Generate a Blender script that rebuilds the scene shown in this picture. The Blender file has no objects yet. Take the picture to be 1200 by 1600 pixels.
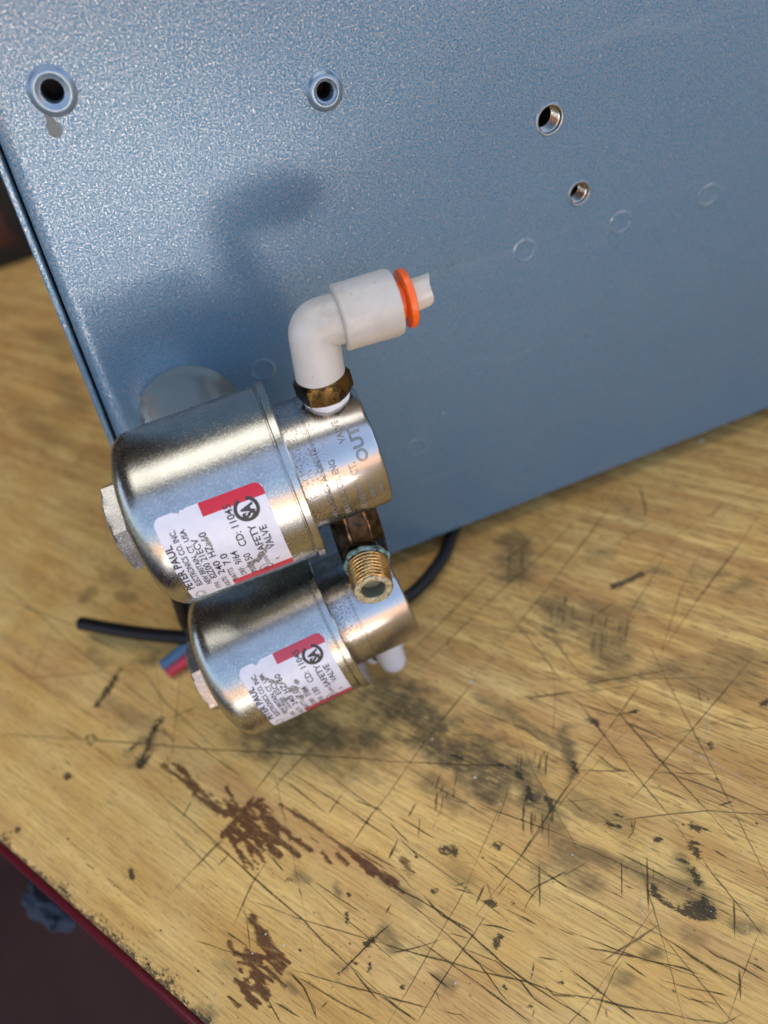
import bpy, bmesh, math, random
import numpy as np
from math import radians, sin, cos, pi
from mathutils import Vector, Matrix

S = 0.001                      # everything below is written in millimetres
scene = bpy.context.scene
C = scene.collection
rng = random.Random(7)
nrng = np.random.default_rng(7)

# ------------------------------------------------------------------ camera
CAM_LOC = Vector((0, -154, 162))
PITCH, YAW, ROLL = radians(42), radians(7), radians(-16.25)
fw = Vector((sin(YAW)*cos(PITCH), cos(YAW)*cos(PITCH), -sin(PITCH)))
r0 = fw.cross(Vector((0, 0, 1))).normalized(); u0 = r0.cross(fw)
rt = cos(ROLL)*r0 + sin(ROLL)*u0
up = -sin(ROLL)*r0 + cos(ROLL)*u0
cam = bpy.data.cameras.new("camera"); camo = bpy.data.objects.new("camera", cam); C.objects.link(camo)
camo.matrix_world = Matrix(((rt.x, up.x, -fw.x, CAM_LOC.x*S), (rt.y, up.y, -fw.y, CAM_LOC.y*S),
                            (rt.z, up.z, -fw.z, CAM_LOC.z*S), (0, 0, 0, 1)))
cam.sensor_fit = 'HORIZONTAL'; cam.sensor_width = 24; cam.lens = 24
cam.clip_start = 0.005; cam.clip_end = 400
cam.dof.use_dof = True; cam.dof.focus_distance = 0.143; cam.dof.aperture_fstop = 9.0
scene.camera = camo

# ------------------------------------------------------------------ sky, sun, lamp, exposure
SUN_EL, SUN_AZ = radians(58), radians(12)      # high behind the bench: the bench stands in the shade of an added slab overhead
world = bpy.data.worlds.new("World"); scene.world = world; world.use_nodes = True
wn = world.node_tree.nodes; wl = world.node_tree.links
sky = wn.new('ShaderNodeTexSky'); sky.sky_type = 'NISHITA'; sky.sun_disc = False
sky.sun_elevation = SUN_EL; sky.sun_rotation = SUN_AZ; sky.dust_density = 5.0
wl.new(sky.outputs[0], wn['Background'].inputs[0]); wn['Background'].inputs[1].default_value = 0.15
sun = bpy.data.lights.new("sun", 'SUN'); sun.energy = 5.0; sun.angle = radians(0.5); sun.color = (1, .94, .84)
suno = bpy.data.objects.new("sun", sun); C.objects.link(suno)
sd = Vector((sin(SUN_AZ)*cos(SUN_EL), cos(SUN_AZ)*cos(SUN_EL), sin(SUN_EL)))
suno.rotation_euler = sd.to_track_quat('Z', 'Y').to_euler(); suno.location = (0, 1, 6)
lamp = bpy.data.lights.new("added_top_lamp", 'AREA'); lamp.shape = 'RECTANGLE'; lamp.size = 1.6; lamp.size_y = 0.6
lamp.energy = 2.4; lamp.color = (1, .96, .90)  # unseen overhead light, added for the highlights on the cans
lampo = bpy.data.objects.new("added_top_lamp", lamp); C.objects.link(lampo); lampo.location = (0.1, -0.02, 1.5)
scene.view_settings.view_transform = 'Standard'; scene.view_settings.look = 'None'
scene.view_settings.gamma = 1; scene.view_settings.exposure = 2.0
scene.cycles.use_denoising = True

# ------------------------------------------------------------------ material helpers
def mat(name, color=(.5, .5, .5), metallic=0., rough=.5, spec=.5):
    m = bpy.data.materials.new(name); m.use_nodes = True
    b = m.node_tree.nodes['Principled BSDF']
    b.inputs['Base Color'].default_value = (*color, 1); b.inputs['Metallic'].default_value = metallic
    b.inputs['Roughness'].default_value = rough; b.inputs['Specular IOR Level'].default_value = spec
    return m
class N:
    """tiny node-graph helper"""
    def __init__(s, m): s.t = m.node_tree; s.n = s.t.nodes; s.l = s.t.links; s.b = s.n['Principled BSDF']
    def coord(s, scale=(1, 1, 1), rot=(0, 0, 0), out='Object'):
        t = s.n.new('ShaderNodeTexCoord'); mp = s.n.new('ShaderNodeMapping')
        mp.inputs['Scale'].default_value = [1000*k for k in scale]; mp.inputs['Rotation'].default_value = rot
        s.l.new(t.outputs[out], mp.inputs['Vector']); return mp.outputs[0]
    def noise(s, v, scale, detail=3, rough=.55, dist=0.):
        n = s.n.new('ShaderNodeTexNoise'); n.inputs['Scale'].default_value = scale; n.inputs['Detail'].default_value = detail
        n.inputs['Roughness'].default_value = rough; n.inputs['Distortion'].default_value = dist
        s.l.new(v, n.inputs['Vector']); return n.outputs['Fac']
    def vor(s, v, scale, out='Distance'):
        n = s.n.new('ShaderNodeTexVoronoi'); n.inputs['Scale'].default_value = scale; s.l.new(v, n.inputs['Vector']); return n.outputs[out]
    def ramp(s, f, *stops):
        r = s.n.new('ShaderNodeValToRGB'); e = r.color_ramp.elements
        while len(e) < len(stops): e.new(.5)
        for k, (p, c) in enumerate(stops):
            e[k].position = p; e[k].color = (*c, 1) if isinstance(c, tuple) else (c, c, c, 1)
        s.l.new(f, r.inputs[0]); return r.outputs[0]
    def mix(s, f, a, b, mode='MIX'):
        m = s.n.new('ShaderNodeMix'); m.data_type = 'RGBA'; m.blend_type = mode
        for k, x in ((0, f), (6, a), (7, b)):
            if isinstance(x, (int, float)): m.inputs[k].default_value = x if k == 0 else (x, x, x, 1)
            elif isinstance(x, tuple): m.inputs[k].default_value = (*x, 1)
            else: s.l.new(x, m.inputs[k])
        return m.outputs[2]
    def math(s, op, a, b=0., clamp=False):
        m = s.n.new('ShaderNodeMath'); m.operation = op; m.use_clamp = clamp
        for k, x in ((0, a), (1, b)):
            if isinstance(x, (int, float)): m.inputs[k].default_value = x
            else: s.l.new(x, m.inputs[k])
        return m.outputs[0]
    def attr(s, name):
        a = s.n.new('ShaderNodeAttribute'); a.attribute_name = name; return a
    def bump(s, h, strength, dist_mm, prev=None):
        b = s.n.new('ShaderNodeBump'); b.inputs['Strength'].default_value = strength; b.inputs['Distance'].default_value = dist_mm*S
        s.l.new(h, b.inputs['Height'])
        if prev: s.l.new(prev, b.inputs['Normal'])
        return b.outputs[0]
    def set(s, **k):
        for a, x in k.items():
            i = s.b.inputs[a.replace('_', ' ')]
            if isinstance(x, (int, float)): i.default_value = x
            else: s.l.new(x, i)

def make_zinc(name, col=(.40, .40, .37), dirt=.40, bmp=1.):
    m = mat(name, col, 1., .3); g = N(m)
    v = g.coord()
    big = g.noise(v, .20, 3); fine = g.noise(v, 4.2, 3, .65); mid = g.noise(v, 2.3, 4, .65)
    spots = g.ramp(g.noise(v, 1.0, 5, .75), (.31, 0.), (.37, 1.))
    c = g.mix(g.ramp(big, (.35, 0.), (.68, 1.)), col, tuple(k*.84 for k in col))
    c = g.mix(g.ramp(mid, (.50, 0.), (.70, dirt)), c, (.82, .79, .68))
    c = g.mix(g.ramp(fine, (.28, .5), (.42, 0.)), c, (.34, .32, .26))
    c = g.mix(spots, (.27, .245, .18), c)
    g.set(Base_Color=c, Roughness=g.ramp(mid, (.32, .17), (.66, .29)))
    g.set(Normal=g.bump(fine, .30*bmp, .05, g.bump(mid, .30*bmp, .07)))
    return m
M_zinc = make_zinc("zinc plate")
M_zinc_rim = make_zinc("zinc rim", (.43, .43, .40), .2, .6)
M_zinc_hub = mat("smooth zinc hub", (.58, .53, .43), .9, .14)
M_zinc_nut = make_zinc("zinc nut", (.34, .335, .32), .5, 1.5)
M_zinc_nut.node_tree.nodes["Principled BSDF"].inputs["Metallic"].default_value = .75

def make_nickel():
    m = mat("turned nickel", (.435, .42, .40), 1., .16); g = N(m)
    v = g.coord((9, .02, .02)); fine = g.noise(v, 1.2, 2)
    w = g.coord(); sp = g.noise(w, 2.6, 4, .7)
    left = g.n.new('ShaderNodeSeparateXYZ'); g.l.new(g.coord(), left.inputs[0])
    dirty = g.ramp(left.outputs[0], (0., 1.), (1., 0.)); left2 = g.math('MULTIPLY', left.outputs[0], 1/9., True)
    dirtm = g.math('SUBTRACT', 1.0, left2, True)
    spots = g.math('MULTIPLY', g.ramp(sp, (.50, 0.), (.60, 1.)), dirtm)
    c = g.mix(spots, (.435, .42, .40), (.20, .17, .13))
    r = g.math('ADD', g.ramp(fine, (.3, .16), (.7, .28)), g.math('MULTIPLY', spots, .25))
    g.set(Base_Color=c, Roughness=r, Normal=g.bump(sp, .12, .04, g.bump(fine, .08, .02)))
    return m
M_nickel = make_nickel()
M_stamp = mat("stamped mark", (.26, .24, .21), 1., .30)

def make_brass(name, a, b, lo, hi, rough=.3):
    m = mat(name, a, 1., rough); g = N(m); v = g.coord()
    n = g.noise(v, .45, 5, .65)
    c = g.mix(g.ramp(n, (lo, 0.), (hi, 1.)), a, b)
    g.set(Base_Color=c, Roughness=g.ramp(n, (.3, rough*.7), (.7, rough*1.6)), Normal=g.bump(g.noise(v, 2.5, 3), .25, .08))
    return m
M_brass_dark = make_brass("tarnished brass", (.115, .075, .042), (.025, .019, .014), .36, .58, .30)
M_brass_hex = make_brass("stained brass hex", (.20, .115, .035), (.03, .021, .013), .42, .60, .24)
M_brass = make_brass("bright brass", (.50, .38, .18), (.24, .15, .06), .42, .64, .22)
M_brass_face = mat("chalky brass face", (.55, .50, .33), .35, .6); g = N(M_brass_face); v = g.coord()
g.set(Base_Color=g.ramp(g.noise(v, 1.6, 4, .7), (.36, (.14, .11, .05)), (.5, (.42, .36, .20)), (.65, (.54, .50, .36))))
M_verdigris = mat("verdigris", (.33, .47, .40), 0., .8); g = N(M_verdigris); v = g.coord()
g.set(Base_Color=g.ramp(g.noise(v, 1.3, 4, .7), (.40, (.03, .035, .025)), (.50, (.16, .25, .20)), (.7, (.30, .41, .34))))
M_bore = mat("brass bore", (.17, .165, .11), .3, .5)

def make_white():
    m = mat("white fitting plastic", (.70, .685, .65), 0., .38, .45); g = N(m)
    b = g.b; b.inputs['Subsurface Weight'].default_value = .12; b.inputs['Subsurface Radius'].default_value = (.0012, .001, .0008)
    b.inputs['Subsurface Scale'].default_value = 1.0
    v = g.coord(); a = g.attr('dirt')
    dirt = g.math('MULTIPLY', a.outputs['Fac'], g.ramp(g.noise(v, .45, 5, .7), (.38, 0.), (.70, .8)))
    specks = g.ramp(g.vor(v, .32), (.045, 1.), (.07, 0.))
    c = g.mix(dirt, g.mix(g.ramp(g.noise(v, .15, 2), (.35, 0.), (.7, 1.)), (.49, .465, .42), (.43, .40, .35)), (.33, .27, .17))
    c = g.mix(g.math('MULTIPLY', specks, .6), c, (.2, .17, .13))
    g.set(Base_Color=c, Normal=g.bump(g.noise(v, 1.2, 3), .06, .08))
    return m
M_white = make_white()
M_white2 = mat('clean white plastic', (.62, .62, .64), 0., .35)
M_line = mat('mould line', (.42, .39, .33), 0., .6)
M_ptfe = mat("thread seal tape", (.66, .66, .65), 0., .5)
M_orange = mat("orange plastic", (.78, .11, .008), 0., .32); M_orange.node_tree.nodes['Principled BSDF'].inputs['Subsurface Weight'].default_value = .1
M_orange.node_tree.nodes['Principled BSDF'].inputs['Subsurface Radius'].default_value = (.0015, .0006, .0002)
M_tube = mat("milky tube", (.74, .69, .60), 0., .3); g = N(M_tube)
g.b.inputs['Subsurface Weight'].default_value = .6; g.b.inputs['Subsurface Radius'].default_value = (.003, .0022, .0015); g.b.inputs['Transmission Weight'].default_value = .35
g.set(Normal=g.bump(g.noise(g.coord(), .8, 3), .2, .2))

def make_paint():
    m = mat("blue grey metallic paint", (.16, .24, .32), .5, .3); g = N(m); v = g.coord()
    flake = g.noise(v, 2.9, 3, .65, .4); fine = g.noise(v, 4.5, 2, .6); big = g.noise(v, .03, 4, .6)
    c = g.mix(g.ramp(big, (.35, 0.), (.65, 1.)), (.020, .126, .222), (.026, .136, .226))
    c = g.mix(g.ramp(flake, (.44, .04), (.68, .62)), c, (.54, .50, .485))
    specks = g.ramp(g.vor(v, .085), (.016, 1.), (.026, 0.))
    c = g.mix(g.math('MULTIPLY', specks, .7), c, (.05, .06, .07))
    dust = g.ramp(g.noise(g.coord((.06, 1, .5), (0, .5, 0)), .25, 5, .75), (.58, 0.), (.78, .16))
    lint = g.math('MULTIPLY', g.ramp(g.vor(g.coord((1, 1, .45), (0, .7, 0)), .14), (.020, 1.), (.034, 0.)), g.ramp(g.noise(v, .05, 2), (.48, 0.), (.56, .8)))
    c = g.mix(lint, c, (.55, .58, .60))
    c = g.mix(dust, c, (.36, .39, .41))
    g.set(Base_Color=c, Roughness=g.ramp(flake, (.35, .20), (.7, .27)), Metallic=g.ramp(flake, (.48, .05), (.68, .78)))
    sp = g.n.new('ShaderNodeSeparateXYZ'); g.l.new(g.coord(), sp.inputs[0])       # the sheet is very slightly bowed toward its left end
    bow = g.math('MULTIPLY', g.math('POWER', 2.718, g.math('MULTIPLY', g.math('ADD', sp.outputs[0], 20.), -1/80.)), .0088)
    g.set(Normal=g.bump(fine, .08, .03, g.bump(flake, .11, .05, g.bump(bow, 1., 1000.))))
    return m
M_paint = make_paint(); M_paint.node_tree.nodes['Principled BSDF'].inputs['Specular IOR Level'].default_value = .32
M_dark = mat("enclosure inside", (.01, .01, .012), 0., .8)
M_steel = mat("thread steel", (.30, .295, .28), 1., .12)
M_wall = mat("shade-dark thread wall", (.022, .019, .016), 0., .35)  # near-black colour stands in for the shade inside the hole
M_bright = mat("bare steel rim", (.27, .29, .31), 1., .3)
M_rivet = mat("painted rivet collar", (.20, .27, .335), .55, .3)
M_label = mat("label stock", (.74, .74, .77), 0., .35); g = N(M_label); v = g.coord()
sc1 = g.ramp(g.noise(g.coord((.35, 2.2, 2.2), (.6, .2, .3)), .9, 4, .7), (.60, 0.), (.72, .45))
g.set(Base_Color=g.mix(sc1, g.mix(g.ramp(g.noise(v, .3, 3), (.3, 0.), (.7, 1.)), (.64, .64, .68), (.57, .57, .61)), (.42, .42, .44)))
M_red = mat("label red", (.47, .004, .018), 0., .35)
M_red2 = mat("faded label red", (.42, .035, .065), 0., .38)
M_ink = mat("label ink", (.018, .018, .02), 0., .5)
M_scrape = mat("scraped paper", (.26, .235, .20), .35, .5); g = N(M_scrape)
g.set(Base_Color=g.ramp(g.noise(g.coord((1, .5, .5)), 2.2, 4, .7), (.36, (.12, .115, .11)), (.52, (.22, .21, .20)), (.66, (.46, .46, .47))))
M_rubber = mat("black cable jacket", (.005, .005, .006), 0., .4, .3)
M_wblue = mat("blue wire jacket", (.045, .12, .22), 0., .42)
M_wred = mat("red wire jacket", (.45, .02, .05), 0., .42)
M_copper = mat("wire strands", (.45, .40, .36), .8, .4)

def make_wood():
    m = mat("worn maple", (.5, .33, .13), 0., .42, .22); g = N(m)
    v = g.coord((.030, 1, 1)); vs = g.coord((.10, 1, 1)); w = g.coord(); vl = g.coord((.22, 1, 1))
    warp = g.noise(w, .05, 2)
    broad = g.noise(v, .16, 3, .5, .3)
    streak = g.noise(v, 2.1, 4, .62, .15)
    dash = g.noise(vs, 1.9, 3, .6, .1)
    blot = g.noise(w, .055, 4, .6)
    fibre = g.noise(vl, 3.2, 2, .5)
    c = g.mix(g.ramp(broad, (.32, 0.), (.66, 1.)), (.92, .59, .185), (.74, .42, .115))
    lam = g.noise(g.coord((.0035, .055, 1)), 1., 3, .55)
    c = g.mix(g.ramp(lam, (.52, 0.), (.58, .65)), c, (.68, .37, .14))
    c = g.mix(g.ramp(blot, (.40, 0.), (.66, .75)), c, (.92, .64, .235))
    st = g.math('MULTIPLY', g.ramp(streak, (.48, 0.), (.64, 1.)), g.math('ADD', g.math('MULTIPLY', g.attr('wear').outputs['Fac'], .80), .06))
    c = g.mix(st, c, (.30, .145, .04))
    c = g.mix(g.ramp(streak, (.28, .45), (.42, 0.)), c, (.88, .64, .27))
    c = g.mix(g.ramp(fibre, (.52, 0.), (.75, .30)), c, (.38, .23, .085))
    wear = g.attr('wear').outputs['Fac']                       # how open the grain is
    brown = g.math('MULTIPLY', g.math('MULTIPLY', wear, g.ramp(g.noise(g.coord((.012, .22, 1)), 1., 4, .6), (.38, 0.), (.60, 1.))), .85)
    c = g.mix(brown, c, (.46, .235, .07))
    d2 = g.math('MULTIPLY', g.ramp(dash, (.57, 0.), (.62, 1.)), wear)
    c = g.mix(g.math('MULTIPLY', d2, .75), c, (.135, .085, .035))
    pits = g.ramp(g.vor(g.coord((.6, 1, 1)), .28), (.045, 1.), (.085, 0.))
    pm = g.ramp(g.noise(w, .11, 2), (.40, 0.), (.52, 1.))
    c = g.mix(g.math('MULTIPLY', pits, pm), c, (.05, .032, .015))
    pits2 = g.ramp(g.vor(g.coord((.5, 1, 1)), .75), (.06, 1.), (.11, 0.))
    pm2 = g.ramp(g.noise(w, .16, 3), (.44, 0.), (.56, 1.))
    c = g.mix(g.math('MULTIPLY', g.math('MULTIPLY', pits2, pm2), .8), c, (.08, .05, .02))
    soft = g.attr('soil_shade').outputs['Fac']                       # broad grey soiling, with painted valve shade among it
    sm = g.math('MULTIPLY', soft, g.ramp(g.math('ADD', g.math('MULTIPLY', dash, .55), g.math('MULTIPLY', g.noise(w, .55, 5, .7), .45)), (.30, .15), (.50, 1.)), True)
    c = g.mix(g.math('MULTIPLY', sm, .92), c, (.105, .076, .036))
    gr = g.attr('grime').outputs['Fac']                        # hard black deposits
    gm = g.math('ADD', gr, g.math('MULTIPLY', g.math('SUBTRACT', g.noise(g.coord((.5, 1, 1)), 1.5, 6, .8), .5), 4.6))
    gm = g.math('MULTIPLY', g.ramp(gm, (.42, 0.), (.50, .7), (.70, 1.)), g.ramp(gr, (.02, 0.), (.1, 1.)))
    c = g.mix(g.math('MULTIPLY', gm, .9), c, g.ramp(g.noise(w, 1.6, 4, .7), (.35, (.012, .010, .007)), (.7, (.055, .042, .025))))
    pa = g.attr('paint').outputs['Fac']                        # brown paint or rust marks
    pk = g.math('ADD', pa, g.math('MULTIPLY', g.math('SUBTRACT', g.noise(vl, 1.5, 5, .75), .5), 2.4))
    pk = g.math('ADD', pk, g.math('MULTIPLY', g.math('SUBTRACT', streak, .5), -1.1))
    pk = g.math('MULTIPLY', g.ramp(pk, (.36, 0.), (.54, .62), (.85, 1.)), g.ramp(pa, (.02, 0.), (.1, 1.)))
    pc = g.ramp(g.noise(w, .9, 4, .7), (.32, (.060, .018, .008)), (.55, (.115, .040, .018)), (.72, (.20, .085, .038)))
    c = g.mix(g.math('MULTIPLY', pk, .93), c, pc)
    r = g.ramp(g.noise(w, .4, 4, .7), (.3, .34), (.7, .56))
    h = g.math('SUBTRACT', g.math('MULTIPLY', streak, .6), g.math('ADD', d2, g.math('MULTIPLY', gm, .5)))
    g.set(Base_Color=c, Roughness=r, Normal=g.bump(h, .30, .06, g.bump(g.noise(w, .25, 4, .6), .25, .25)))
    return m
M_wood = make_wood()
M_groove = mat("dirt in scratches", (.098, .066, .029), 0., .7, .2)
M_groove2 = mat("faint scratch dirt", (.22, .145, .065), 0., .7, .2)
for m_ in (M_groove, M_groove2):
    g = N(m_); g.set(Alpha=g.math('MULTIPLY', g.attr('soft').outputs['Fac'], g.ramp(g.noise(g.coord(), 1.8, 4, .7), (.30, .45), (.55, 1.)), True))
M_pale = mat("pale scratch", (.70, .60, .42), 0., .6)
g = N(M_pale); g.set(Alpha=g.math('MULTIPLY', g.attr('soft').outputs['Fac'], g.ramp(g.noise(g.coord(), 1.2, 4, .7), (.40, 0.), (.6, .8)), True))
M_chip = mat("white chip", (.62, .60, .56), 0., .5)
M_trim = mat("dark red enamel", (.10, .004, .012), 0., .3)
M_cab = mat("maroon cabinet", (.06, .012, .012), 0., .45)
M_floor = mat("dark floor", (.045, .022, .015), 0., .7); g = N(M_floor)
g.set(Base_Color=g.ramp(g.noise(g.coord(), .006, 4), (.35, (.045, .012, .008)), (.7, (.085, .030, .020))))
M_rag = mat("dark blue cloth", (.010, .022, .040), 0., .8)
M_case = mat("black case", (.006, .006, .007), 0., .6)
M_patch = mat("dark orange patch", (.05, .011, .003), 0., .7)
M_conc = mat("sunlit asphalt", (.10, .098, .095), 0., .9)
M_added_drive = mat("added pale drive", (.78, .74, .69), 0., .9)
M_added_wall = mat("added tan wall", (.42, .27, .19), 0., .9)
M_added_roof = mat("roof underside", (.11, .10, .09), 0., .8)

# ------------------------------------------------------------------ mesh helpers (millimetres in, metres out)
def link(name, bm, m, parent=None, smooth=True, angle=35):
    me = bpy.data.meshes.new(name)
    bmesh.ops.recalc_face_normals(bm, faces=bm.faces[:])
    bm.transform(Matrix.Scale(S, 4))
    bm.to_mesh(me); bm.free()
    for x in (m if isinstance(m, (list, tuple)) else [m]): me.materials.append(x)
    if smooth:
        me.shade_smooth() if hasattr(me, 'shade_smooth') else None
        me.set_sharp_from_angle(angle=radians(angle))
    o = bpy.data.objects.new(name, me); C.objects.link(o)
    if parent: o.parent = parent
    return o
def thing(name, label, cat, loc=(0, 0, 0), group=None):
    o = bpy.data.objects.new(name, None); C.objects.link(o); o.location = Vector(loc)*S; o.empty_display_size = .01
    o['label'] = label; o['category'] = cat
    if group: o['group'] = group
    return o
def tag(o, label, cat, group=None):
    o['label'] = label; o['category'] = cat
    if group: o['group'] = group
    return o
def struct(o): o['kind'] = 'structure'; return o
def frame(axis, origin=(0, 0, 0), xdir=None):
    """matrix whose local Z runs along axis"""
    z = Vector(axis).normalized()
    x = Vector(xdir) if xdir else (Vector((0, 1, 0)) if abs(z.y) < .9 else Vector((1, 0, 0)))
    x = (x - z*x.dot(z)).normalized(); y = z.cross(x)
    m = Matrix((x, y, z)).transposed().to_4x4(); m.translation = Vector(origin); return m
def lathe(bm, prof, mtx, seg=64, wob=None):
    """prof: list of (along, radius) revolved about local Z of mtx"""
    rings = []
    for a, r in prof:
        if r < 1e-6: rings.append([bm.verts.new(mtx @ Vector((0, 0, a)))]); continue
        ring = []
        for k in range(seg):
            t = 2*pi*k/seg; rr = r*(1 + (wob(a, t) if wob else 0))
            ring.append(bm.verts.new(mtx @ Vector((rr*cos(t), rr*sin(t), a))))
        rings.append(ring)
    for A, B in zip(rings, rings[1:]):
        n = max(len(A), len(B))
        for k in range(n):
            j = (k+1) % n
            if len(A) == 1 and len(B) == 1: continue
            if len(A) == 1: bm.faces.new((A[0], B[k], B[j]))
            elif len(B) == 1: bm.faces.new((A[k], A[j], B[0]))
            else: bm.faces.new((A[k], A[j], B[j], B[k]))
    return rings
def fillet(a0, r_0, a1, r_1, rad, n=6, corner=None):
    """rounded corner points between the flat (a0,r_0) side and the wall (a1,r_1); corner at (a0,r_1)"""
    out = []; sa = 1 if a1 > a0 else -1
    for k in range(n+1):
        t = pi/2*k/n
        out.append((a0 + sa*rad*(1-sin(t)), r_1 - rad*(1-cos(t)) if False else r_1 - rad + rad*cos(t)))
    return out[::-1] if True else out
def tube(bm, pts, r, seg=14, caps=True):
    pts = [Vector(p) for p in pts]; rings = []; x = None
    for i, p in enumerate(pts):
        d = (pts[min(i+1, len(pts)-1)] - pts[max(i-1, 0)]).normalized()
        if x is None: x = d.orthogonal().normalized()
        x = (x - d*x.dot(d)).normalized(); y = d.cross(x); rr = r[i] if isinstance(r, (list, tuple)) else r
        rings.append([bm.verts.new(p + (x*cos(2*pi*k/seg) + y*sin(2*pi*k/seg))*rr) for k in range(seg)])
    for A, B in zip(rings, rings[1:]):
        for k in range(seg): bm.faces.new((A[k], A[(k+1) % seg], B[(k+1) % seg], B[k]))
    if caps: bm.faces.new(rings[0][::-1]); bm.faces.new(rings[-1])
    return rings
def spline(pts, n=10):
    P = [Vector(p) for p in pts]; P = [P[0]*2-P[1]] + P + [P[-1]*2-P[-2]]; out = []
    for i in range(1, len(P)-2):
        a, b, c, d = P[i-1:i+3]
        for k in range(n):
            t = k/n
            out.append(.5*((2*b)+(c-a)*t+(2*a-5*b+4*c-d)*t*t+(3*b-a-3*c+d)*t**3))
    out.append(P[-2]); return out
def box(bm, lo, hi, bev=0.):
    r = bmesh.ops.create_cube(bm, size=1); vs = r['verts']
    for v in vs: v.co = Vector([lo[k] + (v.co[k]+.5)*(hi[k]-lo[k]) for k in range(3)])
    if bev:
        es = list({e for v in vs for e in v.link_edges})
        bmesh.ops.bevel(bm, geom=es, offset=bev, segments=2, affect='EDGES', profile=.5)
def hexnut(bm, circ, a0, a1, mtx, rot=0., cham=.6, hole=0.):
    def ring(a, r, c=False):
        return [bm.verts.new(mtx @ Vector((r*cos(rot+pi/3*k), r*sin(rot+pi/3*k), a))) for k in range(6)]
    # chamfered by intersecting with a cone: approximate with 24-gon end rings
    n = 36
    def prof(t):
        u = ((t-rot) % (pi/3)) - pi/6
        return circ*cos(pi/6)/cos(u)
    rows = []
    fl = circ*cos(pi/6)
    for a, lim in ((a0, fl*.97), (a0+cham*.35, fl*1.03), (a0+cham, 9e9), (a1-cham, 9e9), (a1-cham*.35, fl*1.03), (a1, fl*.97)):
        rows.append([bm.verts.new(mtx @ Vector((min(prof(2*pi*k/n+rot), lim)*cos(2*pi*k/n+rot), min(prof(2*pi*k/n+rot), lim)*sin(2*pi*k/n+rot), a))) for k in range(n)])
    for A, B in zip(rows, rows[1:]):
        for k in range(n): bm.faces.new((A[k], A[(k+1) % n], B[(k+1) % n], B[k]))
    bm.faces.new(rows[0][::-1]); bm.faces.new(rows[-1])
def flat_curve(loops, depth, bevel=0.):
    """2-D loops (outer + holes) -> bmesh slab in local XY, z -depth/2..depth/2"""
    cu = bpy.data.curves.new('outline', 'CURVE'); cu.dimensions = '2D'; cu.fill_mode = 'BOTH'
    cu.extrude = max(depth/2-bevel, 1e-4); cu.bevel_depth = bevel; cu.bevel_resolution = 2
    for L in loops:
        sp = cu.splines.new('POLY'); sp.points.add(len(L)-1); sp.use_cyclic_u = True
        for p, q in zip(sp.points, L): p.co = (q[0], q[1], 0, 1)
    o = bpy.data.objects.new('outline', cu); C.objects.link(o)
    me = bpy.data.meshes.new_from_object(o.evaluated_get(bpy.context.evaluated_depsgraph_get()))
    bm = bmesh.new(); bm.from_mesh(me); bpy.data.objects.remove(o); bpy.data.curves.remove(cu); bpy.data.meshes.remove(me)
    return bm
def circle(x, y, r, n=40): return [(x+r*cos(2*pi*k/n), y+r*sin(2*pi*k/n)) for k in range(n)]
def text_bm(s, size, extrude=0., bold=0., xs=1., outline=0., spacing=1.):
    cu = bpy.data.curves.new('lettering', 'FONT'); cu.body = s; cu.size = size; cu.offset = bold; cu.extrude = extrude; cu.resolution_u = 3
    cu.space_character = spacing
    if outline: cu.fill_mode = 'NONE'; cu.bevel_depth = outline; cu.bevel_resolution = 1
    o = bpy.data.objects.new('lettering', cu); C.objects.link(o)
    me = bpy.data.meshes.new_from_object(o.evaluated_get(bpy.context.evaluated_depsgraph_get()))
    bm = bmesh.new(); bm.from_mesh(me); bpy.data.objects.remove(o); bpy.data.curves.remove(cu); bpy.data.meshes.remove(me)
    for v in bm.verts: v.co.x *= xs
    return bm

# pixel of a 1200x1600 view -> point on a horizontal or upright plane (used once, to read real positions off the photo)
def ray(px, py): return (px-600)/1200*rt - (py-800)/1200*up + fw
def at_z(px, py, z=0.): d = ray(px, py); return CAM_LOC + d*((z-CAM_LOC.z)/d.z)
def at_y(px, py, y=0.): d = ray(px, py); return CAM_LOC + d*((y-CAM_LOC.y)/d.y)

# ================================================================== SETTING: unseen slab, walls and drive added for light and reflections
ANG = radians(-52.3)
E1 = Vector((cos(ANG), sin(ANG), 0)); E2 = Vector((-sin(ANG), cos(ANG), 0))
bm = bmesh.new()
box(bm, (-9000, -14000, -960), (9000, 6000, -900))
o = struct(link('ground', bm, M_conc, smooth=False))
bm = bmesh.new(); box(bm, (-1500, -8990, -899), (1050, -1500, -890)); struct(link('added_driveway', bm, M_added_drive, smooth=False))  # unseen pale strip, added so the panel reflects something bright
bm = bmesh.new(); box(bm, (-1500, -1300, -899), (1800, 2200, -896)); struct(link('floor', bm, M_floor, smooth=False))
bm = bmesh.new(); box(bm, (-4500, -820, 1900), (4500, 3000, 1960)); struct(link('added_roof', bm, M_added_roof, smooth=False))  # unseen slab, added to shade the bench and darken reflections
bm = bmesh.new(); box(bm, (-4500, 2500, -896), (4500, 2560, 1900)); struct(link('added_back_wall', bm, M_added_roof, smooth=False))  # unseen, added to keep the sun off from behind
bm = bmesh.new(); box(bm, (-9000, -9100, -900), (9000, -9000, 1500)); struct(link('added_far_wall', bm, M_added_wall, smooth=False))  # unseen, added to reflect as a warm band in the metal

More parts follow.
